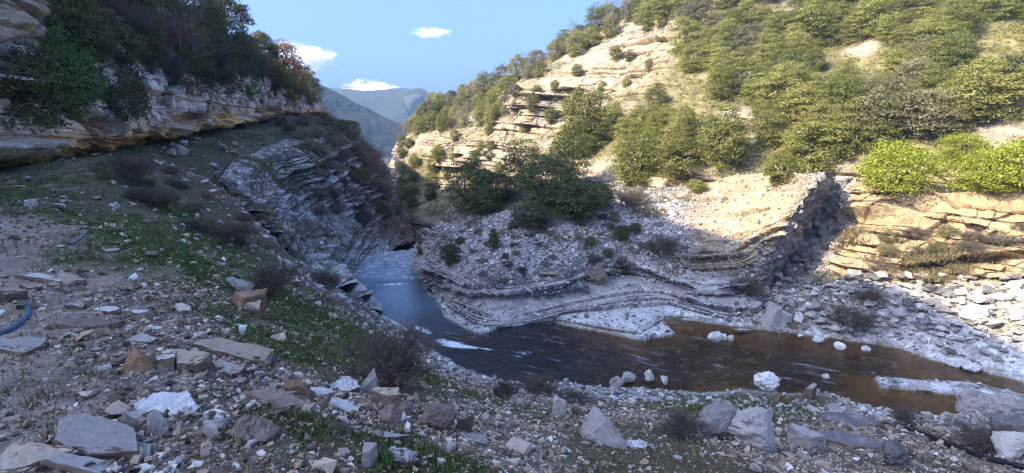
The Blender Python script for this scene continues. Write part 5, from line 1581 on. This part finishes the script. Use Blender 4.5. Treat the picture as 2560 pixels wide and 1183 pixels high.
BARE = [twig_data(90 + k, 1, 1.35, 2 + k, 3, TWIG, 0, .022, 5) for k in range(2)]
BAREB = [twig_data(95 + k, 1, .9, 15, 3, TWIG_DARK, .1, .009, 5) for k in range(2)]
BARER = [twig_data(98, 1, 1.2, 3, 3, TWIG_RED, 0, .02, 5)]

PROTO = {}
def plant(name, kind, k, loc, s, label, cat, group=None, hs=1.0):
    key = (name, kind, k)
    src = {'olive': OLIVE, 'dark': DARKT, 'bright': BRIGHT, 'greyg': GREYG, 'brown': BROWN, 'heath': HEATH, 'cone': CONE, 'weed': WEED, 'bare': BARE, 'bareb': BAREB, 'barer': BARER}[kind]
    if key in PROTO:
        o = dup(PROTO[key])
    else:
        a, b = src[k]
        if kind in ('bare', 'barer'):
            o = twiggy(name, a, b, 'trunk')
        elif kind == 'bareb':
            o = twiggy(name, a, b)
        else:
            o = leafy(name, a, b)
        PROTO[key] = o
    o.location = loc
    o.scale = (s * random.uniform(.9, 1.1), s * random.uniform(.9, 1.1), s * hs * random.uniform(.92, 1.08))
    o.rotation_euler = (0, 0, random.uniform(0, 6.283))
    return tag(o, label, cat, group)

def plant_px(name, kind, k, px, py, wpx, label, cat, group=None, hs=1.0, sink=0.0):
    """px, py: the foot of the plant in the photo; wpx: its width there"""
    loc, nor, ob = at(px, py)
    if loc is None:
        return None
    s = wpx * (loc - CAMV).length / FPX
    return plant(name, kind, k, loc - Vector((0, 0, sink * s)), s, label, cat, group, hs)

# plants set one by one: name|kind|k|px|py foot|width|label|category|height scale
PLANTS = '''evergreen_shrub|bright|0|2240|478|180|vivid green broad leaved shrub on the ledge, left one of three|shrub|.85
evergreen_shrub|bright|1|2405|402|95|vivid green shrub behind and between the two larger vivid ones|shrub|1.0
evergreen_shrub|bright|0|2455|476|140|vivid green broad leaved shrub on the ledge, middle one of three|shrub|.8
evergreen_shrub|bright|1|2575|468|175|vivid green shrub reaching the right edge of the ledge|shrub|1.0
evergreen_tree|dark|0|1180|520|160|dark evergreen tree at the left end of the shaded thicket on the cone|tree|0.74
evergreen_tree|dark|1|1310|470|130|tall dark evergreen with sunlit top behind the cone thicket|tree|0.90
evergreen_tree|dark|0|1370|520|190|dark evergreen in the middle of the cone thicket|tree|0.74
evergreen_tree|dark|2|1440|548|170|broad dark evergreen at the right end of the cone thicket|tree|0.78
evergreen_tree|dark|2|1330|565|130|dark low evergreen at the front foot of the cone thicket|tree|0.62
evergreen_tree|dark|1|1420|455|150|dark evergreen at the back of the cone thicket, half sunlit|tree|0.78
evergreen_tree|dark|0|1250|500|120|dark evergreen between the left tree and the thicket middle|tree|0.62
evergreen_tree|dark|0|1215|535|110|dark low evergreen at the left front of the cone thicket|tree|.7
evergreen_tree|dark|2|1480|520|120|dark evergreen at the right back edge of the cone thicket|tree|.75
evergreen_shrub|dark|0|1128|660|60|round dark bush on the cone above the river bend|shrub|.9
evergreen_shrub|cone|0|1234|628|52|pointed dark bush in the middle of the cone|shrub|1.0
evergreen_shrub|dark|2|1553|600|44|round dark bush on the pale scree at the right of the cone|shrub|1.1
evergreen_shrub|greyg|0|1536|555|34|small greyish bush above the round dark bush on the scree|shrub|1.0
evergreen_shrub|olive|2|1740|478|56|small yellow green bush alone on the sunlit rib|shrub|.7
evergreen_shrub|olive|0|1600|450|150|large sunlit round bush above the dark rocks, left one of a pair|shrub|.85
evergreen_shrub|olive|4|1690|440|130|large sunlit round bush above the dark rocks, right one of a pair|shrub|.9
evergreen_shrub|olive|1|1800|410|150|sunlit bush right of the large round bush|shrub|1.0
evergreen_shrub|olive|3|1465|375|150|sunlit bush at the foot of the pale cliff above the cone|shrub|.85
evergreen_shrub|olive|2|1950|450|100|low green bush spilling over the top of the dark rib|shrub|.8
evergreen_shrub|olive|0|2030|420|150|dark green bush at the head of the rib|shrub|.7
evergreen_tree|greyg|1|2210|345|140|grey green tree above the vivid shrubs, left one of a pair|tree|.95
evergreen_tree|greyg|0|2310|335|150|grey green tree above the vivid shrubs, right one of a pair|tree|.85
evergreen_tree|olive|1|2450|300|150|olive tree with a dark shaded right side near the right edge|tree|.75
evergreen_shrub|olive|3|2000|330|120|olive bush on the slope above the rib|shrub|.8
bare_shrub|bareb|0|985|965|205|dark leafless bush on the edge of the near slope above the river|shrub|1.0
bare_shrub|bareb|1|680|735|110|dark twiggy bush in the gully below the outcrop|shrub|1.0
bare_shrub|bareb|0|590|605|85|dark twiggy bush left of the gully beneath the bench rim|shrub|.8
bare_shrub|bareb|1|820|725|70|small dark twiggy bush on the bank above the pool|shrub|1.0
bare_shrub|bareb|0|330|460|115|dark brown twiggy bush at the foot of the undercut cliff|shrub|.7
bare_shrub|bareb|1|400|515|95|dark brown twiggy bush on the bench between grass patches|shrub|.6
bare_shrub|bareb|1|2130|825|80|leafless bush on the boulder bank across the river|shrub|.9
bare_shrub|bareb|0|1870|740|70|leafless reddish brown bush under the dark rib|shrub|.9
bare_shrub|bareb|0|2170|760|60|small leafless bush in the scree bank boulders|shrub|.8
bare_shrub|bareb|1|1655|640|80|brown twiggy bush in the hollow right of the cone scree|shrub|.9
bare_shrub|bareb|0|1580|520|90|dark twiggy bush below the large sunlit bush|shrub|.8
bare_shrub|bareb|1|1260|1000|60|thin leafless sapling on the near shore|shrub|1.2
bare_shrub|bareb|0|2260|1060|60|dark low bush above the start of the black pipe|shrub|.7
bare_shrub|bareb|1|2470|1130|120|dark brown low bush beside the black pipe|shrub|.6
bare_shrub|bareb|1|1700|1090|90|thin twiggy bush left of the cracked boulders|shrub|.9
bare_shrub|bareb|0|2200|690|70|brown twiggy bush hanging at the foot of the sunlit wall|shrub|.8
bare_shrub|bareb|1|1430|1010|80|greyish dry bush on the stones of the near shore|shrub|.6
bare_shrub|bareb|0|1350|985|110|low dry bush at the edge of the near scree|shrub|.5
leafy_weed|weed|0|958|1160|60|bright green leafy weed at the bottom between mauve slabs|plant|1.0
leafy_weed|weed|0|198|875|26|small green weed growing in the path gravel|plant|1.0
leafy_weed|weed|0|632|905|44|green weed below the longest flat slab|plant|.8
evergreen_shrub|heath|0|845|1085|60|small dry tuft bush in front of the rock pile|shrub|.9'''
for line in PLANTS.split('\n'):
    nm, kd, k, px, py, w, lab, cat, hs = line.split('|')
    plant_px(nm, kd, int(k), float(px), float(py), float(w), lab, cat, None, float(hs), .03)

# the thickets: on the sunlit hillside
taken = []
def thicket(polys, n, wfun, spacing, kinds, name, label, cat, group, obs=('hillside_terrain',), hs=1.0, sink=.04, avoid=(), ):
    made = 0
    xs = [p[0] for p in polys]; ys = [p[1] for p in polys]
    for _ in range(n * 60):
        if made >= n:
            break
        px, py = random.uniform(min(xs), max(xs)), random.uniform(min(ys), max(ys))
        if not polydist(np.array([px]), np.array([py]), polys)[1][0]:
            continue
        w = wfun(px, py) * random.uniform(.75, 1.3)
        if any(((px - a) / (w + b2) * 2) ** 2 + ((py - b) / (w + b2) * 2.6) ** 2 < spacing ** 2 for a, b, b2 in taken[-400:]):
            continue
        if any(((px - a) / ra) ** 2 + ((py - b) / rb) ** 2 < 1 for a, b, ra, rb in avoid) or any(abs((px - a) / (ra + w * .35)) < 1 and abs((py - w * .4 - b) / (rb + w * .3)) < 1 for a, b, ra, rb in avoid):
            continue
        loc, nor, ob = at(px, py)
        if loc is None or ob not in obs:
            continue
        kd, k, nm = random.choice(kinds)
        taken.append((px, py, w))
        plant(nm or name, kd, k, loc - Vector((0, 0, sink * 2)), w * (loc - CAMV).length / FPX, label if kd not in ('bare', 'barer') else label.replace('evergreen shrub', 'leafless tree'), cat if kd not in ('bare', 'barer') else 'tree', group, hs)
        made += 1
    return made

OL = [('olive', k, None) for k in range(5)] * 3 + [('greyg', 0, None), ('greyg', 1, None), ('dark', 2, None)]
OLB = OL + [('bare', 0, 'bare_tree'), ('bare', 1, 'bare_tree'), ('brown', 0, None)]
BAREPATCH = [(2140, 150, 75, 40), (1560, 110, 70, 50), (1500, 210, 110, 45), (1700, 225, 40, 45), (2500, 110, 70, 60), (1330, 310, 60, 45), (1450, 240, 150, 40), (1840, 320, 30, 60), (1900, 400, 60, 30), (2530, 330, 60, 70), (1950, 20, 60, 14), (1640, 20, 40, 30)]
thicket([(1740, 60), (2000, 60), (2560, 40), (2700, 200), (2420, 330), (2100, 400), (1960, 400), (1880, 330), (1740, 230), (1690, 130)], 165, lambda x, y: 70 + .08 * (y - 100), .60, OL, 'evergreen_shrub',
        'olive green evergreen shrub in the thicket of the upper right hillside', 'shrub', 'evergreen shrubs of the upper right hillside', avoid=BAREPATCH)
thicket([(1640, -30), (2000, -60), (2600, -80), (2600, 60), (2000, 70), (1700, 80)], 55, lambda x, y: 66, .60, OL, 'evergreen_shrub',
        'evergreen shrub along the top edge of the sunlit hillside', 'shrub', 'evergreen shrubs at the top of the sunlit hillside', avoid=BAREPATCH)
thicket([(1400, 330), (1560, 260), (1680, 250), (1730, 330), (1700, 420), (1560, 390), (1420, 390)], 24, lambda x, y: 72, .60, OL, 'evergreen_shrub',
        'evergreen shrub between the pale cliff and the large round bush', 'shrub', 'evergreen shrubs under the pale cliff', avoid=BAREPATCH)
thicket([(1080, 262), (1130, 252), (1210, 225), (1290, 196), (1400, 130), (1500, 75), (1600, 30), (1680, 20), (1680, 60), (1560, 85), (1440, 140), (1300, 215), (1270, 300), (1180, 320), (1100, 330), (1040, 340), (1000, 410), (985, 400), (1030, 320)], 190,
        lambda x, y: 36 + .045 * (x - 1000), .46, OLB, 'evergreen_tree', 'small evergreen tree on the skyline spur of the sunlit hillside', 'tree', 'evergreen trees on the skyline spur', avoid=[(1560, 110, 60, 25)], hs=1.0, sink=.12)
thicket([(985, 420), (1060, 350), (1110, 345), (1090, 440), (1100, 520), (1030, 540), (1000, 500)], 11, lambda x, y: 36, .7, OL, 'evergreen_shrub',
        'evergreen shrub on the lit wall of the gorge', 'shrub', 'evergreen shrubs on the lit gorge wall')
thicket([(1270, 220), (1600, 120), (1640, 200), (1400, 330), (1280, 340)], 14, lambda x, y: 36, 1.0, OL, 'evergreen_shrub',
        'small evergreen shrub growing on ledges of the pale cliff', 'shrub', 'small shrubs on the ledges of the pale cliff', hs=.9)
thicket([(1110, 340), (1260, 330), (1260, 470), (1120, 480)], 14, lambda x, y: 34, .9, OL, 'evergreen_shrub',
        'small evergreen shrub on the pale gorge cliff behind the cone', 'shrub', 'small shrubs on the gorge cliff', hs=.9)

# low growth on the hillside that nobody could count
def undergrowth(name, nclump, per, mat, leaf, label, cols_V, weight, lo=.25, hi=.8):
    idx = rng.choice(len(cols_V), nclump, p=weight / weight.sum())
    c = cols_V[idx]
    s = rng.uniform(lo, hi, nclump)
    k = np.repeat(np.arange(nclump), per)
    d = rng.normal(0, 1, (len(k), 3)); d /= np.linalg.norm(d, axis=1, keepdims=True)
    d[:, 2] = np.abs(d[:, 2])
    p = c[k] + d * (s[k] * rng.uniform(.4, 1, len(k)))[:, None] * np.array((1, 1, .8))
    n_ = d + rng.normal(0, .5, d.shape); n_ /= np.linalg.norm(n_, axis=1, keepdims=True)
    u = np.cross(n_, rng.normal(0, 1, d.shape)); u /= np.linalg.norm(u, axis=1, keepdims=True)
    v = np.cross(n_, u)
    q = (leaf * rng.uniform(.6, 1.4, len(k)))[:, None]
    V = np.stack([p - u * q, p - v * q * .6, p + u * q, p + v * q * .6], 1).reshape(-1, 3)
    return tag(link(name, mesh_np(name, V, np.arange(len(V)).reshape(-1, 4), mat, False)), label, kind='stuff')

fv = mV.reshape(-1, 3)
wgt = (sv * (1 - cliff) * np.linalg.norm(np.cross(np.gradient(mS, axis=0), np.gradient(mS, axis=1)), axis=-1)).ravel()
wgt = np.clip(wgt, 0, np.quantile(wgt, .97)) / (fv[:, 1] + 5)
fpx = 1280 + FPX * fv[:, 0] / (fv[:, 1] * cP - (fv[:, 2] - CAM_Z) * sP)
wgt[(fpx < 900) | (fpx > 2800)] = 0
undergrowth('undergrowth', 6000, 36, L_OLIVE, .055, 'low scrub between the shrubs of the sunlit hillside', fv, wgt, .15, .6)

# ---- the shaded wooded slope above the left cliff
DK = [('dark', k, None) for k in range(3)] * 3 + [('heath', 0, None), ('heath', 1, None), ('bare', 0, 'bare_tree'), ('bare', 1, 'bare_tree'), ('bareb', 0, 'bare_shrub'), ('greyg', 1, None), ('greyg', 0, None), ('brown', 0, None)]
DKB = DK + [('bare', 0, 'bare_tree'), ('bare', 1, 'bare_tree'), ('barer', 0, 'bare_tree')]
taken.clear()
thicket([(130, -40), (560, -40), (640, 60), (720, 170), (600, 185), (440, 190), (300, 200), (180, 150)], 75, lambda x, y: 105 - .04 * x, .5, DKB, 'evergreen_shrub',
        'dark evergreen shrub on the shaded wooded slope above the cliff', 'shrub', 'shrubs of the wooded slope above the left cliff', obs=('cliff_terrain',), hs=1.1)
thicket([(560, -20), (640, 90), (700, 150), (760, 220), (700, 190), (620, 130), (540, 20)], 30, lambda x, y: 62, .5, DK + [('brown', 0, None)] * 3, 'evergreen_shrub',
        'evergreen shrub on the skyline of the shaded wooded slope', 'shrub', 'shrubs on the skyline of the left slope', obs=('cliff_terrain',), hs=1.15)
thicket([(540, 40), (650, 130), (720, 175), (792, 215), (792, 268), (700, 240), (600, 190), (540, 120)], 46, lambda x, y: 58, .45, [('barer', 0, 'bare_tree'), ('brown', 0, None), ('brown', 0, None), ('dark', 0, None), ('dark', 1, None), ('dark', 2, None), ('olive', 1, None), ('heath', 1, None)], 'evergreen_shrub',
        'shrub in the reddish brown scrub on the ridge above the cliff end', 'shrub', 'scrub on the ridge above the cliff end', obs=('cliff_terrain',), hs=1.15)
thicket([(740, 230), (800, 270), (800, 300), (740, 290)], 8, lambda x, y: 50, .5, [('barer', 0, 'bare_tree')], 'bare_tree',
        'reddish leafless tree at the far end of the cliff', 'tree', 'reddish bare trees at the end of the cliff', obs=('cliff_terrain', 'ground', 'bedrock_terrain', 'slope_terrain'), hs=1.1)
for lab, px, py, w, kd, k, nm, hs in (('pale leafless tree against the sky at the top of the slope', 575, 70, 60, 'bare', 0, 'bare_tree', 1.0), ('golden brown leafless tree on the left skyline', 640, 115, 80, 'bare', 1, 'bare_tree', 1.1),
                                      ('rusty leaved shrub on the left skyline near the white cloud', 742, 232, 60, 'brown', 0, 'deciduous_shrub', 1.0), ('reddish leafless tree above the gorge rim', 945, 440, 70, 'barer', 0, 'bare_tree', 1.2),
                                      ('dark bush on the rim below the far mountains', 875, 340, 60, 'dark', 2, 'evergreen_shrub', .8), ('dark bush left of the rim bush on the grassy slope', 815, 312, 44, 'dark', 0, 'evergreen_shrub', .7)):
    plant_px(nm, kd, k, px, py, w, lab, 'shrub' if 'shrub' in lab or 'bush' in lab else 'tree', None, hs, .03)
taken.clear()
thicket([(420, 175), (640, 170), (640, 195), (540, 215), (430, 205)], 16, lambda x, y: 60, .6, [('bareb', 0, 'bare_shrub'), ('bareb', 1, 'bare_shrub'), ('dark', 2, None)], 'evergreen_shrub',
        'dark shrub along the upper edge of the left cliff', 'shrub', 'shrubs along the top of the left cliff', obs=('cliff_terrain',))
# heath and small shrubs on the left slope, the gorge rim and the cone
thicket([(680, 300), (860, 310), (960, 470), (1010, 560), (900, 570), (780, 540), (760, 400)], 40, lambda x, y: 46, .55, [('heath', 0, None), ('heath', 1, None), ('heath', 0, None), ('bareb', 0, 'bare_shrub'), ('dark', 2, 'evergreen_shrub')], 'heath_shrub',
        'low brownish heath shrub on the slope falling to the gorge', 'shrub', 'heath shrubs on the gorge slope', obs=('ground', 'bedrock_terrain', 'slope_terrain'))
thicket([(250, 440), (430, 430), (620, 560), (700, 640), (560, 620), (400, 540)], 16, lambda x, y: 42, .6, [('heath', 0, None), ('heath', 1, None), ('bareb', 1, 'bare_shrub'), ('bareb', 0, 'bare_shrub')], 'heath_shrub',
        'low dark shrub on the shaded bench below the cliff', 'shrub', 'low shrubs on the shaded bench', obs=('ground', 'bedrock_terrain', 'slope_terrain'), hs=.8)
thicket([(1080, 640), (1200, 560), (1420, 570), (1560, 530), (1640, 640), (1560, 690), (1400, 660), (1250, 710)], 34, lambda x, y: 30, .9, [('heath', 0, None), ('heath', 1, None), ('bareb', 1, 'bare_shrub'), ('dark', 2, 'evergreen_shrub')], 'heath_shrub',
        'small dark shrub dotted on the pale cone scree', 'shrub', 'small shrubs on the cone scree', obs=('ground', 'bedrock_terrain', 'slope_terrain'), hs=.9)
thicket([(2150, 640), (2300, 560), (2560, 560), (2560, 640), (2300, 680)], 16, lambda x, y: 44, .8, [('heath', 0, None), ('bareb', 1, 'bare_shrub'), ('greyg', 0, 'evergreen_shrub')], 'heath_shrub',
        'dry shrub on the sunlit wall above the scree bank', 'shrub', 'dry shrubs on the sunlit wall', obs=('ground', 'hillside_terrain', 'bedrock_terrain', 'slope_terrain'), hs=.6)

# ---- ivy hanging over the left cliff: one mat of leaves each
def ivy(label, px, py, rx, ry, n, mat, leaf=.06):
    pts = []
    r = random.Random(int(px + py))
    while len(pts) < n:
        a, q = r.random() * 6.283, r.random() ** .5
        loc, nor, ob = at(px + math.cos(a) * q * rx * (1 + .3 * math.sin(3 * a)), py + math.sin(a) * q * ry)
        if ob == 'cliff_terrain':
            pts.append((loc, nor))
        else:
            n -= 1
    p = np.array([q[0][:] for q in pts]); d = np.array([q[1][:] for q in pts])
    k = np.repeat(np.arange(len(p)), 9)
    j = rng.normal(0, .16, (len(k), 3))
    nn = d[k] + rng.normal(0, .5, j.shape) + np.array((0, 0, .3)); nn /= np.linalg.norm(nn, axis=1, keepdims=True)
    c = p[k] + j + d[k] * rng.uniform(.03, .32, (len(k), 1))
    u = np.cross(nn, rng.normal(0, 1, j.shape)); u /= np.linalg.norm(u, axis=1, keepdims=True)
    v = np.cross(nn, u)
    q = (leaf * rng.uniform(.6, 1.4, len(k)))[:, None]
    V = np.stack([c - u * q, c - v * q * .7, c + u * q, c + v * q * .7], 1).reshape(-1, 3)
    tag(link('ivy', mesh_np('ivy', V, np.arange(len(V)).reshape(-1, 4), mat, False)), label, 'climbing plant')
ivy('bright green ivy hanging down the cliff beside the pale bed', 150, 110, 50, 120, 700, L_IVY)
ivy('green ivy curtain spilling below the pale bed onto the cliff', 185, 200, 75, 70, 600, L_IVY)
ivy('dark ivy and moss patch on the cliff face under the pale bed', 90, 180, 90, 50, 500, L_DARK)
ivy('dark creeper patch on the mottled cliff face at the left', 110, 270, 90, 45, 320, L_DARK, .05)
ivy('dark creeper hanging between the two pale buttresses', 320, 235, 45, 60, 420, L_DARK)
ivy('dark creeper fringe on top of the undercut cliff', 520, 205, 90, 28, 400, L_DARK)
ivy('green creeper in the notch at the far part of the cliff', 632, 205, 16, 34, 160, L_IVY)

# ------------------------------------------------------------------ pipes and driftwood
def pipe(name, label, cat, pxs_, rad, mat, lift=0.0, ends=True):
    pts = []
    for px, py in pxs_:
        loc, nor, ob = at(px, py)
        pts.append(loc + Vector((0, 0, rad * .7 + lift)))
    out = []
    for i in range(len(pts) - 1):
        p0, p1, p2, p3 = pts[max(i - 1, 0)], pts[i], pts[i + 1], pts[min(i + 2, len(pts) - 1)]
        for k in range(6):
            f = k / 6
            out.append(.5 * (2 * p1 + (p2 - p0) * f + (2 * p0 - 5 * p1 + 4 * p2 - p3) * f * f + (3 * p1 - p0 - 3 * p2 + p3) * f ** 3))
    out.append(pts[-1])
    V, F = [], []
    tube(V, F, out, [rad] * len(out), 10)
    return tag(link(name, mesh_np(name, np.array([v[:] for v in V]), np.array(F), mat, True)), label, cat)
P_BLACK = plain_mat('black_pipe', (.012, .012, .014), (.03, .03, .032), 5, .45)
P_BLUE = plain_mat('blue_hose', (.03, .08, .17), (.10, .16, .22), 14, .6)
P_GREY = plain_mat('grey_hose', (.16, .20, .24), (.22, .26, .30), 5, .5)
WOOD = plain_mat('driftwood', (.34, .20, .10), (.18, .10, .05), 7)
pipe('water_pipe', 'black plastic pipe running along the gravel track to the right edge', 'pipe', [(2205, 1063), (2290, 1083), (2360, 1108), (2440, 1140), (2520, 1163), (2600, 1182)], .055, P_BLACK)
pipe('water_hose', 'blue hose curving over gravel at the left edge', 'hose', [(-30, 850), (15, 832), (50, 812), (72, 788), (68, 768), (58, 758)], .022, P_BLUE)
pipe('water_hose', 'short pale piece of hose lying in the grass of the bench', 'hose', [(172, 613), (186, 607), (198, 599), (206, 591)], .022, P_GREY)
pipe('driftwood_log', 'orange brown dead log standing in the gorge above the chute', 'log', [(1050, 634), (1044, 618), (1040, 604), (1036, 592)], .12, WOOD, .05)
pipe('driftwood_log', 'short brown stick leaning at the rock pile', 'log', [(950, 985), (938, 960), (925, 930)], .022, plain_mat('grey_wood', (.16, .13, .11), (.09, .07, .06), 7), .05)
set_stone('tree_stump', 'stump', 'broken brown stump on the grassy bank near the water', 1945, 1000, 40, 26, 'block', 'rust', .3, .3, .3)

# ------------------------------------------------------------------ clouds
def cloud_mat():
    m, nt, out = new_mat('cloud_vapour')
    L = nt.links
    tc = N(nt, 'ShaderNodeTexCoord')
    n = N(nt, 'ShaderNodeTexNoise', Scale=2.1, Detail=9.0, Roughness=0.66)
    L.new(tc.outputs['Object'], n.inputs['Vector'])
    ln = N(nt, 'ShaderNodeVectorMath', operation='LENGTH')
    L.new(tc.outputs['Object'], ln.inputs[0])
    f = mth(nt, 'SUBTRACT', mth(nt, 'MULTIPLY_ADD', n.outputs[0], 3.6, -0.98), ln.outputs['Value'])
    f = mth(nt, 'MULTIPLY', mth(nt, 'MAXIMUM', mth(nt, 'MINIMUM', mth(nt, 'MULTIPLY', f, 2.4), 1.0), 0.0), 0.035)
    pv = N(nt, 'ShaderNodeVolumePrincipled')
    pv.inputs['Color'].default_value = (1, 1, 1, 1)
    pv.inputs['Anisotropy'].default_value = 0.0
    L.new(f, pv.inputs['Density'])
    L.new(pv.outputs[0], out.inputs['Volume'])
    return m
M_CLOUD = cloud_mat()
def cloud(label, px, py, w, h, d):
    c = P(px, py, d)
    k = d / FPX
    bm = bmesh.new()
    bmesh.ops.create_icosphere(bm, subdivisions=3, radius=1.0)
    me = bpy.data.meshes.new('cloud')
    bm.to_mesh(me); bm.free()
    me.materials.append(M_CLOUD)
    o = link('cloud', me)
    o.location = c
    o.scale = (w * k * .62, w * k * .4, h * k * .62)
    o.rotation_euler = (.2, .1, px)
    o.rotation_euler = (0, 0, 0)
    tag(o, label, 'cloud')
cloud('large white cumulus cloud beside the left slope', 750, 148, 150, 70, 2400)
cloud('small white wisp of cloud high in the blue sky', 1078, 82, 85, 22, 2500)
cloud('white cloud peeping over the far mountain', 925, 226, 120, 46, 2600)

# ------------------------------------------------------------------ the air of the valley
hm, hnt, hout = new_mat('haze_air')
hv = hnt.nodes.new('ShaderNodeVolumePrincipled')
hv.inputs['Color'].default_value = (.42, .64, 1.0, 1)
hv.inputs['Density'].default_value = 0.0005
hv.inputs['Anisotropy'].default_value = 0.0
hnt.links.new(hv.outputs[0], hout.inputs['Volume'])
bm = bmesh.new()
bmesh.ops.create_cube(bm, size=1.0)
hz_me = bpy.data.meshes.new('haze')
bm.to_mesh(hz_me); bm.free()
hz_me.materials.append(hm)
hz_o = link('haze', hz_me)
hz_lo, hz_hi = np.array((-420., -45., -45.)), np.array((420., 960., 230.))
hz_o.location = (hz_lo + hz_hi) / 2
hz_o.scale = hz_hi - hz_lo
tag(hz_o, 'thin blue air between the gorge and the far mountains', kind='stuff')
